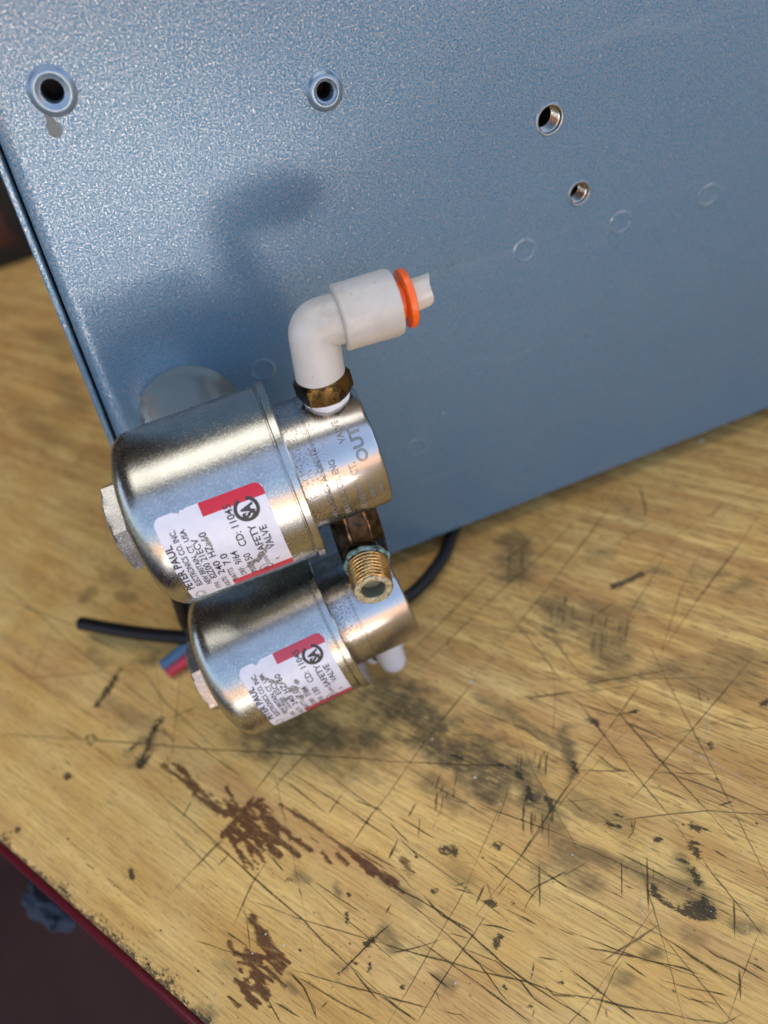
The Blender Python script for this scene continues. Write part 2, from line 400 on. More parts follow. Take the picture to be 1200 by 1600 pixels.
# ================================================================== WORKBENCH
bench = thing('workbench', 'scarred yellow wooden workbench top with a dark red metal edge', 'workbench')
SEDGE = -100.0
def s12(p): return (p[0]*E1.x + p[1]*E1.y, p[0]*E2.x + p[1]*E2.y)
def lines(lo, hi, a, b, fine, coarse):
    L = list(np.arange(lo, a, coarse)) + list(np.arange(a, b, fine)) + list(np.arange(b, hi+.1, coarse)); return np.array(sorted(set(np.round(L, 4))))
X1 = lines(-800, 700, -125, 150, .5, 12.5)
edge_rows = [SEDGE+.0, SEDGE+.15, SEDGE+.5, SEDGE+1.0]
X2 = np.concatenate([edge_rows, lines(SEDGE+1.5, 750, SEDGE+1.5, 120, .5, 12.5)])
n1, n2 = len(X1), len(X2)
G1, G2 = np.meshgrid(X1, X2, indexing='ij')
Z = np.zeros_like(G1)
Z += np.where(G2 < SEDGE+1.2, -((SEDGE+1.2-G2)/1.2)**2*1.0, 0)
# masks painted in bench coordinates: stains with a shape of their own, plus shade under the valves
mask = {k: np.zeros_like(G1) for k in ('soil_shade', 'grime', 'paint', 'wear')}
ZO = dict(A=(600, 1060, 4.), B=(880, 1060, 3.75), C=(600, 1310, 4.), D=(880, 1310, 3.75), E=(300, 1310, 3.75), F=(0, 880, 3.4286),
          G=(220, 1130, 3.), H=(620, 650, 2.069), P=(0, 0, 1.))
def pix(z, x, y): ox, oy, s = ZO[z]; return at_z(ox+x/s, oy+y/s, 0)
def scale_at(z, x, y):      # mm per zoom pixel, perpendicular to view
    ox, oy, s = ZO[z]; p = pix(z, x, y); return (p-CAM_LOC).dot(fw)/1200/s
def lattice(seed):
    r = np.random.default_rng(seed); tab = r.random((256, 256))
    def f(x, y):
        xi = np.floor(x).astype(int); yi = np.floor(y).astype(int); fx = x-xi; fy = y-yi
        fx = fx*fx*(3-2*fx); fy = fy*fy*(3-2*fy); a = lambda i, j: tab[(xi+i) % 256, (yi+j) % 256]
        return (a(0, 0)*(1-fx)+a(1, 0)*fx)*(1-fy)+(a(0, 1)*(1-fx)+a(1, 1)*fx)*fy
    return f
_L = [lattice(k) for k in range(4)]
WARP = sum(L(G1*f*.55, G2*f)*a for L, f, a in zip(_L, (.35, .8, 1.7, 3.1), (.45, .3, .17, .1)))-.5     # ragged along the grain
def stroke(key, z, pts, width, amp=1., soft=.5):
    P = [s12(pix(z, *p)) for p in pts]
    w = width/2*scale_at(z, *pts[0])*(.95 if key == 'grime' else 1.1)
    if len(P) == 1: P = P*2
    ext = w*(2.2+soft)+1
    lo1, hi1 = min(p[0] for p in P)-ext, max(p[0] for p in P)+ext; lo2, hi2 = min(p[1] for p in P)-ext, max(p[1] for p in P)+ext
    i0, i1 = np.searchsorted(X1, [lo1, hi1]); j0, j1 = np.searchsorted(X2, [lo2, hi2])
    if i1 <= i0 or j1 <= j0: return
    A = G1[i0:i1, j0:j1]; B = G2[i0:i1, j0:j1]; D = np.full(A.shape, 1e9)
    for (ax, ay), (bx, by) in zip(P, P[1:]):
        dx, dy = bx-ax, by-ay; L = dx*dx+dy*dy+1e-9
        t = np.clip(((A-ax)*dx+(B-ay)*dy)/L, 0, 1); D = np.minimum(D, np.hypot(A-ax-t*dx, B-ay-t*dy))
    D = D + WARP[i0:i1, j0:j1]*w*(2.6 if key != 'paint' else 1.5)
    f = np.clip((w*(1+soft)-D)/(2*soft*w+1e-6), 0, 1); f = f*f*(3-2*f)*amp
    mask[key][i0:i1, j0:j1] = np.maximum(mask[key][i0:i1, j0:j1], f)
PAINT = [('G', [(90, 190), (200, 270), (260, 320)], 24), ('G', [(170, 190), (250, 290), (330, 370), (400, 430)], 30), ('G', [(250, 330), (370, 420)], 26),
 ('G', [(400, 300), (470, 420)], 22), ('G', [(520, 360), (470, 430), (390, 520)], 44), ('G', [(570, 360), (480, 400)], 38), ('G', [(480, 430), (560, 570)], 36),
 ('G', [(510, 440), (600, 560), (650, 620)], 32), ('G', [(560, 440), (640, 540), (740, 620)], 32), ('G', [(600, 440), (700, 530), (800, 600)], 26),
 ('G', [(650, 380), (800, 470), (960, 590)], 20), ('G', [(960, 590), (1050, 650), (1200, 750)], 27), ('G', [(850, 600), (890, 660)], 18), ('G', [(920, 610), (970, 660)], 26),
 ('G', [(700, 540), (750, 545)], 20), ('G', [(390, 360), (440, 430)], 22),
 ('E', [(350, 470), (400, 560), (440, 600)], 66), ('E', [(440, 590), (570, 730)], 22), ('E', [(400, 600), (450, 660), (540, 750)], 40), ('E', [(210, 610), (240, 670), (330, 710)], 32),
 ('E', [(330, 680), (440, 700), (530, 800)], 26), ('E', [(340, 710), (380, 780), (420, 880), (440, 930)], 48), ('E', [(420, 760), (480, 800), (550, 870)], 20),
 ('E', [(350, 800), (290, 860)], 26), ('E', [(290, 890), (350, 960), (380, 990)], 26), ('E', [(380, 870), (440, 910)], 52), ('E', [(220, 930), (280, 985)], 20)]
for k in range(34):
    t = rng.random(); x, y = 390+180*t+rng.uniform(-15, 15), 520-165*t+rng.uniform(-15, 15); a = radians(rng.uniform(38, 62)); L = rng.uniform(50, 225)
    PAINT.append(('G', [(x, y), (x+L*.5*cos(a)+rng.uniform(-6, 6), y+L*.5*sin(a)), (x+L*cos(a), y+L*sin(a))], rng.uniform(11, 19)))
for k in range(20):
    t = rng.random(); x, y = 90+320*t+rng.uniform(-10, 45), 190+235*t+rng.uniform(-30, 12); a = radians(rng.uniform(36, 50)); L = rng.uniform(40, 120)
    PAINT.append(('G', [(x, y), (x+L*cos(a), y+L*sin(a))], rng.uniform(10, 16)))
for k in range(14):
    t = rng.random(); x, y = 940+230*t+rng.uniform(-10, 10), 580+150*t+rng.uniform(-8, 14); a = radians(rng.uniform(34, 48)); L = rng.uniform(60, 160)
    PAINT.append(('G', [(x, y), (x+L*cos(a), y+L*sin(a))], rng.uniform(8, 14)))
for k in range(20):
    t = rng.random(); x, y = 250+180*t+rng.uniform(-30, 30), 640+250*rng.random(); a = radians(rng.uniform(36, 62)); L = rng.uniform(50, 150)
    PAINT.append(('E', [(x, y), (x+L*cos(a), y+L*sin(a))], rng.uniform(12, 20)))
for z, p, w in PAINT: stroke('paint', z, p, w*.8, 1., .75)
stroke('paint', 'C', [(110, 130), (165, 225)], 56, .62, .6)
SOIL_SHADE = [('A', [(150, 200), (480, 480), (700, 640)], 290, 1.), ('A', [(0, 60), (60, 200)], 170, .8), ('A', [(830, 560), (900, 720)], 190, 1.), ('A', [(900, 600), (1050, 900)], 150, .75),
 ('A', [(560, 110), (900, 300), (1050, 420)], 70, .7), ('A', [(300, 640), (420, 780)], 150, .6), ('B', [(0, 300), (60, 560)], 70, .9), ('B', [(80, 700), (350, 880)], 170, .5),
 ('D', [(0, 150), (150, 260)], 140, .75), ('D', [(0, 40), (330, 150), (500, 230)], 90, .7), ('D', [(560, 260), (840, 360)], 110, .75), ('D', [(700, 120), (780, 250)], 80, .7),
 ('D', [(470, 690), (540, 670)], 60, .8), ('D', [(300, 850), (390, 820)], 60, .6), ('D', [(740, 580), (800, 600)], 90, .45), ('D', [(1000, 520), (1150, 530)], 60, .6),
 ('H', [(380, 420), (390, 500)], 90, .75), ('H', [(520, 600), (545, 670)], 90, .7), ('H', [(640, 640), (700, 810)], 120, .65), ('H', [(960, 510), (1040, 515)], 50, .6),
 ('H', [(1080, 555), (1130, 545)], 50, .7), ('H', [(830, 500), (880, 510)], 30, .6), ('H', [(650, 640), (760, 620)], 60, .5), ('H', [(720, 290), (760, 320)], 50, .4), ('H', [(500, 690), (520, 730)], 50, .8),
 ('H', [(650, 850), (900, 820)], 50, .6), ('H', [(950, 860), (1200, 800)], 120, .45), ('H', [(620, 440), (700, 450)], 40, .5),
 ('G', [(560, 40), (800, 50), (1050, 90)], 190, .9), ('G', [(800, 140), (1100, 170)], 160, .55), ('G', [(420, 60), (620, 120)], 120, .35),  # these strokes also paint the soft shade under the valves
 ('G', [(0, 180), (70, 40)], 70, .8), ('F', [(700, 1000), (850, 900)], 90, .6), ('F', [(480, 470), (560, 540)], 60, .5), ('F', [(770, 520), (830, 520)], 80, .8), ('F', [(580, 760), (760, 840)], 90, .4),
 ('F', [(450, 200), (490, 140)], 60, .6), ('F', [(560, 60), (660, 70)], 90, .4), ('F', [(640, 170), (700, 190)], 60, .5),
 ('P', [(150, 530), (175, 510)], 26, .7), ('P', [(95, 590), (120, 640)], 30, .5), ('P', [(60, 520), (110, 560)], 34, .45), ('P', [(30, 640), (80, 690)], 36, .35),
 ('C', [(0, 600), (70, 690)], 70, .7), ('C', [(360, 880), (420, 920)], 80, .6), ('C', [(420, 200), (520, 250)], 120, .4), ('C', [(1000, 150), (1200, 120)], 160, .5), ('C', [(0, 250), (200, 400)], 60, .6),
 ('E', [(150, 720), (260, 760)], 90, .35), ('E', [(620, 220), (680, 240)], 50, .6), ('E', [(840, 270), (860, 320)], 40, .8), ('E', [(830, 720), (900, 760)], 60, .6), ('E', [(570, 850), (600, 890)], 44, .6), ('E', [(20, 1050), (80, 1060)], 90, .9)]
for z, p, w, a in SOIL_SHADE: stroke('soil_shade', z, p, w, a, .75)
GRIME = [('D', [(520, 270), (540, 330), (600, 370), (700, 430), (780, 450), (860, 440)], 46), ('D', [(740, 400), (840, 420)], 60), ('D', [(830, 360), (870, 420)], 50), ('D', [(760, 30), (790, 110)], 60), ('D', [(690, 130), (730, 140)], 34),
 ('D', [(755, 190), (790, 245)], 44), ('H', [(700, 552), (740, 535), (795, 510)], 28), ('F', [(520, 760), (570, 690), (640, 575)], 44), ('F', [(860, 850), (815, 910), (790, 980), (755, 1080)], 44), ('F', [(700, 1000), (740, 960)], 30),
 ('G', [(0, 200), (40, 150)], 40), ('C', [(355, 70), (430, 82)], 54), ('C', [(690, 40), (715, 50)], 36), ('C', [(300, 330), (325, 335)], 34), ('C', [(690, 640), (700, 670)], 40), ('C', [(715, 605), (735, 615)], 28),
 ('C', [(655, 395), (690, 405)], 40), ('C', [(805, 400), (800, 420)], 28), ('C', [(745, 915), (750, 940)], 18), ('C', [(110, 930), (120, 940)], 22), ('C', [(910, 1045), (930, 1050)], 26), ('C', [(1095, 900), (1110, 905)], 24),
 ('B', [(760, 870), (790, 885)], 40), ('B', [(830, 880), (850, 885)], 26), ('B', [(740, 960), (800, 970)], 34), ('B', [(60, 510), (80, 540)], 50), ('B', [(160, 240), (200, 265)], 40), ('B', [(400, 200), (430, 190)], 26), ('B', [(250, 850), (340, 870)], 34), ('B', [(300, 790), (340, 810)], 26), ('B', [(860, 380), (870, 400)], 26), ('B', [(540, 945), (570, 935)], 26), ('B', [(1160, 160), (1200, 130)], 30),
 ('A', [(440, 475), (475, 500)], 36), ('A', [(1060, 518), (1065, 524)], 26), ('A', [(830, 590), (860, 620)], 50), ('A', [(900, 690), (910, 740)], 60), ('A', [(1020, 750), (1050, 820)], 44), ('A', [(720, 540), (790, 560)], 26),
 ('E', [(1020, 620), (1060, 590)], 34), ('E', [(860, 790), (890, 760)], 34), ('E', [(930, 720), (970, 740)], 20), ('E', [(1040, 740), (1040, 770)], 24), ('E', [(905, 440), (912, 500)], 18), ('E', [(30, 1040), (90, 1070)], 50), ('E', [(910, 325), (920, 335)], 20), ('E', [(555, 240), (575, 250)], 24), ('E', [(430, 545), (445, 560)], 26),
 ('P', [(203, 1357), (207, 1370)], 9), ('P', [(103, 1213), (107, 1214)], 9), ('P', [(27, 1296), (29, 1297)], 7)]
for z, p, w in GRIME: stroke('grime', z, p, w*.9, 1., .95)
# ring mark
for k in range(24):
    t = 2*pi*k/24; t2 = 2*pi*(k+1)/24
    stroke('grime', 'F', [(488+24*cos(t), 945+24*sin(t)), (488+24*cos(t2), 945+24*sin(t2))], 12, .9, .5)
# dark chewed front edge
nn = np.interp(X1, np.arange(-900, 900, 6.), nrng.random(300))
mask['grime'] = np.maximum(mask['grime'], np.clip(1.05-(G2-SEDGE)/(.9+3.2*nn[:, None]**2), 0, 1)*.72)
# how open and dirty the grain is: more toward the right and the back
mask['wear'] = np.clip(.30 + (G2-(-60))/110, .40, 1.)
me = bpy.data.meshes.new('worktop')
verts = np.stack([G1, G2, Z], -1).reshape(-1, 3)*S
idx = np.arange(n1*n2).reshape(n1, n2)
faces = np.stack([idx[:-1, :-1], idx[1:, :-1], idx[1:, 1:], idx[:-1, 1:]], -1).reshape(-1, 4)
me.vertices.add(len(verts)); me.vertices.foreach_set('co', verts.ravel())
me.loops.add(faces.size); me.loops.foreach_set('vertex_index', faces.ravel().astype(np.int32))
me.polygons.add(len(faces)); me.polygons.foreach_set('loop_start', np.arange(0, faces.size, 4, dtype=np.int32))
me.update(calc_edges=True); me.validate()
for k, a in mask.items():
    at = me.attributes.new(k, 'FLOAT', 'POINT'); at.data.foreach_set('value', a.astype(np.float32).ravel())
me.materials.append(M_wood); me.shade_smooth()
top = bpy.data.objects.new('worktop', me); C.objects.link(top); top.parent = bench; top.rotation_euler.z = ANG
# the rest of the top's thickness, the red metal edge and the cabinet under it
bm = bmesh.new(); box(bm, (-800, SEDGE+.02, -32), (700, 750, -1.02)); o = link('worktop_core', bm, M_wood, bench, False); o.rotation_euler.z = ANG
for k in mask:
    at = o.data.attributes.new(k, 'FLOAT', 'POINT')
bm = bmesh.new(); box(bm, (-800, SEDGE-1.9, -14), (700, SEDGE-.15, -1.3), .5); o = link('edge_band', bm, M_trim, bench); o.rotation_euler.z = ANG
bm = bmesh.new(); box(bm, (-790, SEDGE+14, -700), (690, 740, -32.5), 2); o = link('cabinet', bm, M_cab, bench); o.rotation_euler.z = ANG
bm = bmesh.new()
for a in (28., 64., -60., -100., 112.):
    c = Vector((a, SEDGE+13.2, -50-abs(a)*.12)); lathe(bm, [(0, 3), (1.2, 2.6), (1.8, 0)], frame((0, -1, 0), c), 16)
o = link('cabinet_screws', bm, M_zinc_nut, bench); o.rotation_euler.z = ANG; o['kind'] = 'stuff'

# scratches: thin dirt-filled lines lying in the wood
SCR = []
def scr(z, w, pts, kind=0): SCR.append((z, w, pts, kind))
for w, pts in [(2.2, [(560, 20), (320, 310), (160, 530), (20, 730)]), (1.6, [(0, 520), (160, 525), (500, 540), (740, 545), (1150, 565)]), (1.8, [(1200, 600), (1100, 740), (900, 1040)]), (1.8, [(200, 770), (150, 870)]), (1.5, [(780, 690), (700, 920)]),
  (2.2, [(820, 125), (1000, 105), (1180, 80)]), (2, [(880, 128), (1100, 100), (1180, 90)]), (2.4, [(520, 170), (700, 250), (900, 330), (1040, 430)]), (1.8, [(160, 560), (330, 680), (470, 760), (700, 900)]), (2.5, [(380, 520), (500, 590)]), (1.4, [(0, 270), (200, 370), (420, 490)]), (1.4, [(560, 760), (700, 830), (900, 900), (1200, 1010)]), (1.6, [(30, 900), (160, 1030)]), (1.2, [(330, 880), (300, 950)]), (1.8, [(70, 850), (330, 1010)])]: scr('A', w, pts)
for k in range(10): x = 800+rng.random()*260; y = 780+rng.random()*120; scr('A', 1.1, [(x, y), (x-6+rng.random()*12, y+60+rng.random()*140)])
for k in range(12): x = 300+rng.random()*160; y = 580+rng.random()*140; scr('A', 1.1, [(x, y), (x-16, y+40+rng.random()*90)], 1)
for k in range(9): x = 830+rng.random()*200; y = 440+rng.random()*60; scr('A', 1.2, [(x, y), (x-8, y+50+rng.random()*90)])
for w, pts in [(3.2, [(0, 60), (100, 150), (240, 330), (440, 590), (640, 830), (740, 975)]), (2.2, [(210, 90), (330, 210), (480, 380), (620, 540), (830, 760), (1020, 975)]), (2, [(450, 40), (240, 330), (80, 540), (0, 640)]), (2.4, [(0, 85), (200, 70), (450, 40)]), (1.8, [(100, 150), (310, 215), (430, 190)]),
  (2, [(270, 290), (430, 265)]), (2, [(350, 250), (520, 320), (680, 400)]), (1.6, [(0, 530), (200, 545), (400, 545)]), (1.5, [(170, 420), (300, 530), (400, 545)]), (2, [(550, 630), (740, 720)]), (4, [(920, 245), (1100, 295), (1200, 290)]), (2, [(905, 750), (1000, 718)]), (1.2, [(510, 550), (920, 565)]), (2.8, [(425, 820), (410, 900), (370, 950)]), (1.8, [(0, 680), (70, 740), (130, 800)]), (2.4, [(400, 830), (405, 900)]), (3, [(170, 780), (330, 880)]), (1.6, [(640, 560), (1000, 700), (1200, 790)])]: scr('B', w, pts)
scr('B', 1.6, [(680, 400), (950, 530), (1200, 670)], 2); scr('B', 1.2, [(850, 0), (850, 330)], 2)
for w, pts in [(3, [(80, 0), (300, 160), (560, 350), (780, 520)]), (4, [(0, 270), (200, 370), (350, 460), (540, 600), (740, 780), (910, 910), (1200, 1090)]), (2.4, [(0, 290), (180, 420), (400, 610), (480, 680), (600, 790), (760, 1000), (800, 1050)]), (2, [(480, 680), (700, 770), (860, 900), (940, 1000), (1100, 1110)]), (3.4, [(80, 540), (250, 660), (430, 790), (620, 930), (930, 1160)]),
  (2.2, [(0, 665), (140, 700), (400, 770), (600, 830), (900, 900), (1090, 970), (1200, 985)]), (2.2, [(30, 720), (180, 690), (400, 620)]), (2.5, [(400, 590), (540, 630)]), (2.6, [(660, 440), (550, 610), (430, 780), (320, 960), (200, 1160)]), (3, [(270, 830), (410, 940)]), (2, [(0, 990), (100, 1070), (210, 1150)]), (1.8, [(0, 990), (280, 1060)]), (2.2, [(370, 1080), (480, 1100), (540, 1150)]), (2.4, [(940, 770), (920, 890)]), (2, [(600, 540), (700, 550), (830, 590)]), (1.8, [(960, 740), (1080, 760)]), (1.2, [(970, 150), (970, 440)]), (1.6, [(880, 340), (1150, 200)]), (1.6, [(970, 300), (900, 390), (870, 460)]), (2, [(630, 290), (570, 420)]), (2.6, [(430, 310), (560, 350)]), (1.3, [(780, 270), (700, 370)]), (2.2, [(740, 430), (960, 545)]), (1.8, [(1080, 560), (1200, 610)]), (2.2, [(0, 160), (110, 240), (200, 340)]), (2, [(90, 0), (30, 130)]), (1.8, [(930, 0), (850, 120)]), (1.4, [(940, 1060), (930, 1130)]), (2, [(520, 270), (430, 300)]), (1.5, [(330, 960), (350, 1030)]), (2, [(590, 110), (700, 180), (770, 240), (960, 380)]), (1.6, [(240, 350), (360, 480), (560, 580)]), (2.5, [(0, 240), (150, 350), (250, 400)]), (1.8, [(700, 0), (960, 180), (1200, 350)]), (1.6, [(100, 0), (230, 130)]), (1.6, [(990, 910), (1060, 980), (1200, 990)])]: scr('C', w, pts)
for w, pts in [(2.5, [(0, 530), (150, 590), (340, 660), (480, 710), (640, 760), (890, 850)]), (2.2, [(120, 635), (300, 670), (480, 705)]), (2.5, [(480, 710), (700, 760), (800, 800)]), (3.6, [(350, 715), (300, 780), (240, 910), (180, 1088)]), (1.8, [(350, 715), (490, 815)]), (2, [(190, 715), (300, 755)]), (2.2, [(0, 910), (200, 945), (370, 990), (590, 1025), (780, 1065), (940, 1085), (1050, 1030)]), (2.2, [(30, 760), (150, 850), (250, 930), (450, 1088)]), (4, [(0, 970), (170, 1088)]), (2.2, [(560, 830), (750, 880), (930, 910), (990, 930)]), (2.2, [(660, 900), (740, 940), (920, 970)]), (2, [(740, 930), (860, 990)]), (3, [(810, 110), (880, 220), (1000, 360), (1100, 480), (1190, 600)]), (3, [(870, 60), (970, 120)]), (2, [(1010, 180), (1090, 215)]), (1.3, [(490, 100), (500, 420)]), (1.2, [(530, 160), (530, 250)]), (1.1, [(340, 130), (345, 350)]), (1.6, [(1000, 360), (1010, 600)]), (2.2, [(0, 0), (250, 110), (500, 230)]), (2, [(320, 80), (600, 230), (840, 340), (1000, 410), (1150, 480)]), (2, [(880, 400), (1000, 460)]), (1.6, [(150, 130), (0, 220)]), (3, [(280, 310), (350, 350)]), (3, [(350, 270), (420, 300)]), (1.3, [(1030, 760), (1040, 960)]), (1.6, [(250, 990), (255, 1050)]), (1.6, [(1080, 720), (1200, 790)]), (1.5, [(700, 660), (950, 830)]), (2.2, [(800, 620), (900, 690), (1020, 740), (1200, 850)]), (1.4, [(540, 550), (700, 650), (900, 780), (1100, 900)]), (1.4, [(0, 340), (250, 480), (500, 640)])]: scr('D', w, pts)
for w, pts in [(2.2, [(190, 0), (80, 110), (0, 190)]), (3.2, [(90, 0), (230, 110), (370, 240), (500, 350), (650, 480), (780, 620), (930, 750), (1080, 890), (1200, 980)]), (2.2, [(360, 370), (480, 410), (600, 460), (800, 520), (1000, 580), (1200, 640)]), (2, [(0, 595), (200, 655), (340, 690)]), (2.2, [(560, 765), (700, 800), (900, 860), (1100, 910), (1200, 940)]), (2.6, [(560, 775), (660, 880), (740, 1080)]), (2, [(575, 780), (640, 850), (720, 1000), (735, 1080)]), (1.7, [(600, 800), (900, 980), (1100, 1080)]), (2.6, [(440, 940), (520, 1080)]), (2.4, [(460, 100), (350, 270), (300, 380), (240, 520)]), (3, [(300, 380), (330, 560), (340, 680)]), (1.8, [(460, 100), (540, 195)]), (2, [(220, 90), (150, 165)]), (4.5, [(1180, 485), (1040, 610), (850, 810)]), (1.8, [(1180, 50), (1150, 125)]), (1.6, [(970, 50), (1200, 180)]), (1.8, [(490, 960), (640, 1050)]), (2.2, [(800, 950), (750, 1000)]), (1.8, [(930, 750), (1100, 960)]), (1.4, [(190, 540), (340, 640)]), (2, [(1170, 380), (1130, 450)]), (1.3, [(690, 240), (1000, 440)]), (1.2, [(620, 290), (650, 340)])]: scr('E', w, pts)
for w, pts in [(1.6, [(0, 180), (210, 260), (400, 340)]), (1.7, [(0, 100), (240, 300), (400, 450), (560, 570)]), (1.9, [(0, 915), (480, 945), (740, 965), (1200, 1000)]), (1.6, [(500, 980), (640, 1090)]), (1.9, [(620, 450), (800, 620), (880, 740), (1000, 850), (1200, 1040)]), (1.5, [(340, 880), (440, 945)]), (1.4, [(180, 935), (350, 990)]), (1.5, [(900, 835), (1060, 770)]), (1.5, [(660, 640), (760, 720), (880, 800)]), (1.5, [(540, 560), (500, 610)]), (1.4, [(210, 640), (250, 600)]), (1.6, [(870, 880), (930, 960)])]: scr('F', w, pts, 1)
for w, pts in [(2, [(80, 110), (340, 125), (660, 140), (1200, 180)]), (2, [(670, 140), (580, 260), (520, 340)]), (2, [(930, 10), (770, 150), (590, 340)]), (2.4, [(390, 530), (270, 660), (130, 810)]), (2, [(0, 250), (200, 430), (330, 540), (500, 700), (620, 810)]), (2, [(1200, 280), (1080, 430), (980, 580)]), (1.5, [(950, 320), (880, 430)]), (1.8, [(1200, 580), (1160, 640)]), (1.4, [(680, 270), (890, 440)]), (1.5, [(200, 60), (340, 160), (480, 260)]), (2, [(240, 360), (190, 450)]), (1.5, [(770, 160), (1000, 330), (1200, 470)]), (1.3, [(700, 230), (900, 360), (1200, 560)]), (1.6, [(580, 600), (670, 690)]), (1.4, [(1000, 590), (1160, 690)]), (1.4, [(640, 370), (690, 470)])]: scr('G', w, pts)
for w, pts in [(2.2, [(740, 220), (640, 360), (500, 540), (380, 690), (240, 860)]), (2, [(575, 340), (480, 440), (330, 570), (60, 830)]), (1.6, [(540, 300), (420, 410), (280, 530), (30, 780)]), (2.4, [(1195, 290), (1090, 440), (960, 610), (840, 790)]), (1.9, [(340, 600), (400, 690), (470, 770), (540, 870)]), (1.7, [(400, 650), (510, 730), (600, 840)]), (2.4, [(590, 870), (830, 830), (900, 815)]), (3, [(785, 230), (800, 280), (805, 330)]), (1.5, [(1060, 270), (1010, 330)]), (1.6, [(750, 650), (735, 740)]), (1.5, [(620, 660), (720, 590)])]: scr('H', w, pts)
for k in range(9): x = 470+rng.random()*110; y = 570+rng.random()*60; scr('H', .8, [(x, y), (x-4, y+30+rng.random()*50)], k % 2)
for k in range(10): x = 600+rng.random()*160; y = 630+rng.random()*90; scr('H', .7, [(x, y), (x-8, y+30+rng.random()*70)], k % 2)
for k in range(5): x = 360+rng.random()*50; y = 420+rng.random()*40; scr('H', .8, [(x, y), (x-4, y+60+rng.random()*60)], k % 2)
for x, y in ((40, 250), (70, 262), (100, 280), (215, 270), (15, 690), (140, 900), (300, 60), (30, 300)): scr('E', 3.2, [(x, y), (x-14, y+48)], 2)
scr('E', 5, [(170, 495), (195, 580)], 2); scr('G', 5, [(970, 275), (1020, 262)], 2); scr('G', 3, [(980, 440), (1000, 425)], 2); scr('G', 4, [(240, 220), (300, 180)], 2); scr('G', 3, [(460, 590), (490, 570)], 2)
scr('P', 1.0, [(1160, 1320), (1150, 1370)], 2); scr('D', 2, [(1090, 380), (1075, 610)], 2); scr('D', 2.2, [(450, 240), (455, 600)], 2)
def ribbon(bm, P, w, z, lo=.25):
    lay = bm.verts.layers.float.get('soft') or bm.verts.layers.float.new('soft')
    pts = [Vector((*P[0], z))]
    for a, b in zip(P, P[1:]):
        L = math.hypot(b[0]-a[0], b[1]-a[1]); n = max(2, int(L/.9))
        for k in range(1, n+1): pts.append(Vector((a[0]+(b[0]-a[0])*k/n, a[1]+(b[1]-a[1])*k/n, z)))
    n = len(pts); prev = None; j = 0.; den = lo+(1-lo)*rng.random(); wl_ = rng.random()
    for i, p in enumerate(pts):
        d = (pts[min(i+1, n-1)]-pts[max(i-1, 0)]).normalized(); nrm = Vector((-d.y, d.x, 0))
        j = .8*j + rng.gauss(0, .03); den = min(1., max(lo, den+rng.gauss(0, .16))); wl_ = min(1., max(0., wl_+rng.gauss(0, .2)))
        ww = w*(.45+.75*wl_)*(.3+.7*min(1, 4*min(i+.3, n-1-i+.3)/n))
        row = [bm.verts.new(p+nrm*(j+ww*f)) for f in (1.15, .3, -.3, -1.15)]
        for v, f in zip(row, (0, .95, .95, 0)): v[lay] = f*(.35+.65*den)*min(1, .2+max(5/n, .4)*min(i, n-1-i))
        if prev:
            for k in range(3): bm.faces.new((prev[k], row[k], row[k+1], prev[k+1]))
        prev = row
gb = [bmesh.new() for _ in range(3)]
zz = .03
for z, w, pts, kind in SCR:
    P = [pix(z, *p) for p in pts]; P = [(p.x, p.y) for p in P]
    zz = .03 + (zz+.0007-.03) % .05
    ribbon(gb[kind], P, max(.2, w*scale_at(z, *pts[0])*(.92 if z in 'CD' else 1.05)), zz, .55)
# many short grain-aligned cuts and random nicks over the near bench
for k in range(520):
    a = -115+260*rng.random(); b = SEDGE+3+205*rng.random()
    if rng.random() > .28+.72*max(0, min(1, (b+75)/110)): continue
    L = rng.choice((2, 3, 4, 6, 9, 14))*(0.6+rng.random()); ph = rng.gauss(0, .06) if rng.random() < .8 else rng.random()*3
    p = E1*a+E2*b; d = E1*cos(ph)+E2*sin(ph)
    zz = .03 + (zz+.0007-.03) % .05
    ribbon(gb[1 if rng.random() < .72 else 0], [(p.x, p.y), ((p+d*L).x, (p+d*L).y)], .10+.13*rng.random()**2, zz, .1)
for k in range(110):
    a = -120+260*rng.random(); b = SEDGE+8+200*rng.random(); L = rng.uniform(18, 75); th_a = rng.choice((rng.gauss(0, .16), rng.gauss(1.35, .2), rng.gauss(-.75, .25), rng.gauss(.5, .2)))
    p0 = E1*a+E2*b; d = E1*cos(th_a)+E2*sin(th_a); nr = Vector((-d.y, d.x, 0)); bend_ = rng.gauss(0, .03)*L
    P = [p0, p0+d*L*.5+nr*bend_, p0+d*L]
    if min(s12(p)[1] for p in P) < SEDGE+3: continue
    zz = .03 + (zz+.0007-.03) % .05
    ribbon(gb[1 if rng.random() < .6 else 0], [(p.x, p.y) for p in P], rng.uniform(.09, .16), zz, .3)
for nm, bmx, m in (('dark_scratches', gb[0], M_groove), ('faint_scratches', gb[1], M_groove2), ('pale_scratches', gb[2], M_pale)):
    o = link(nm, bmx, m, bench, False); o['kind'] = 'stuff'
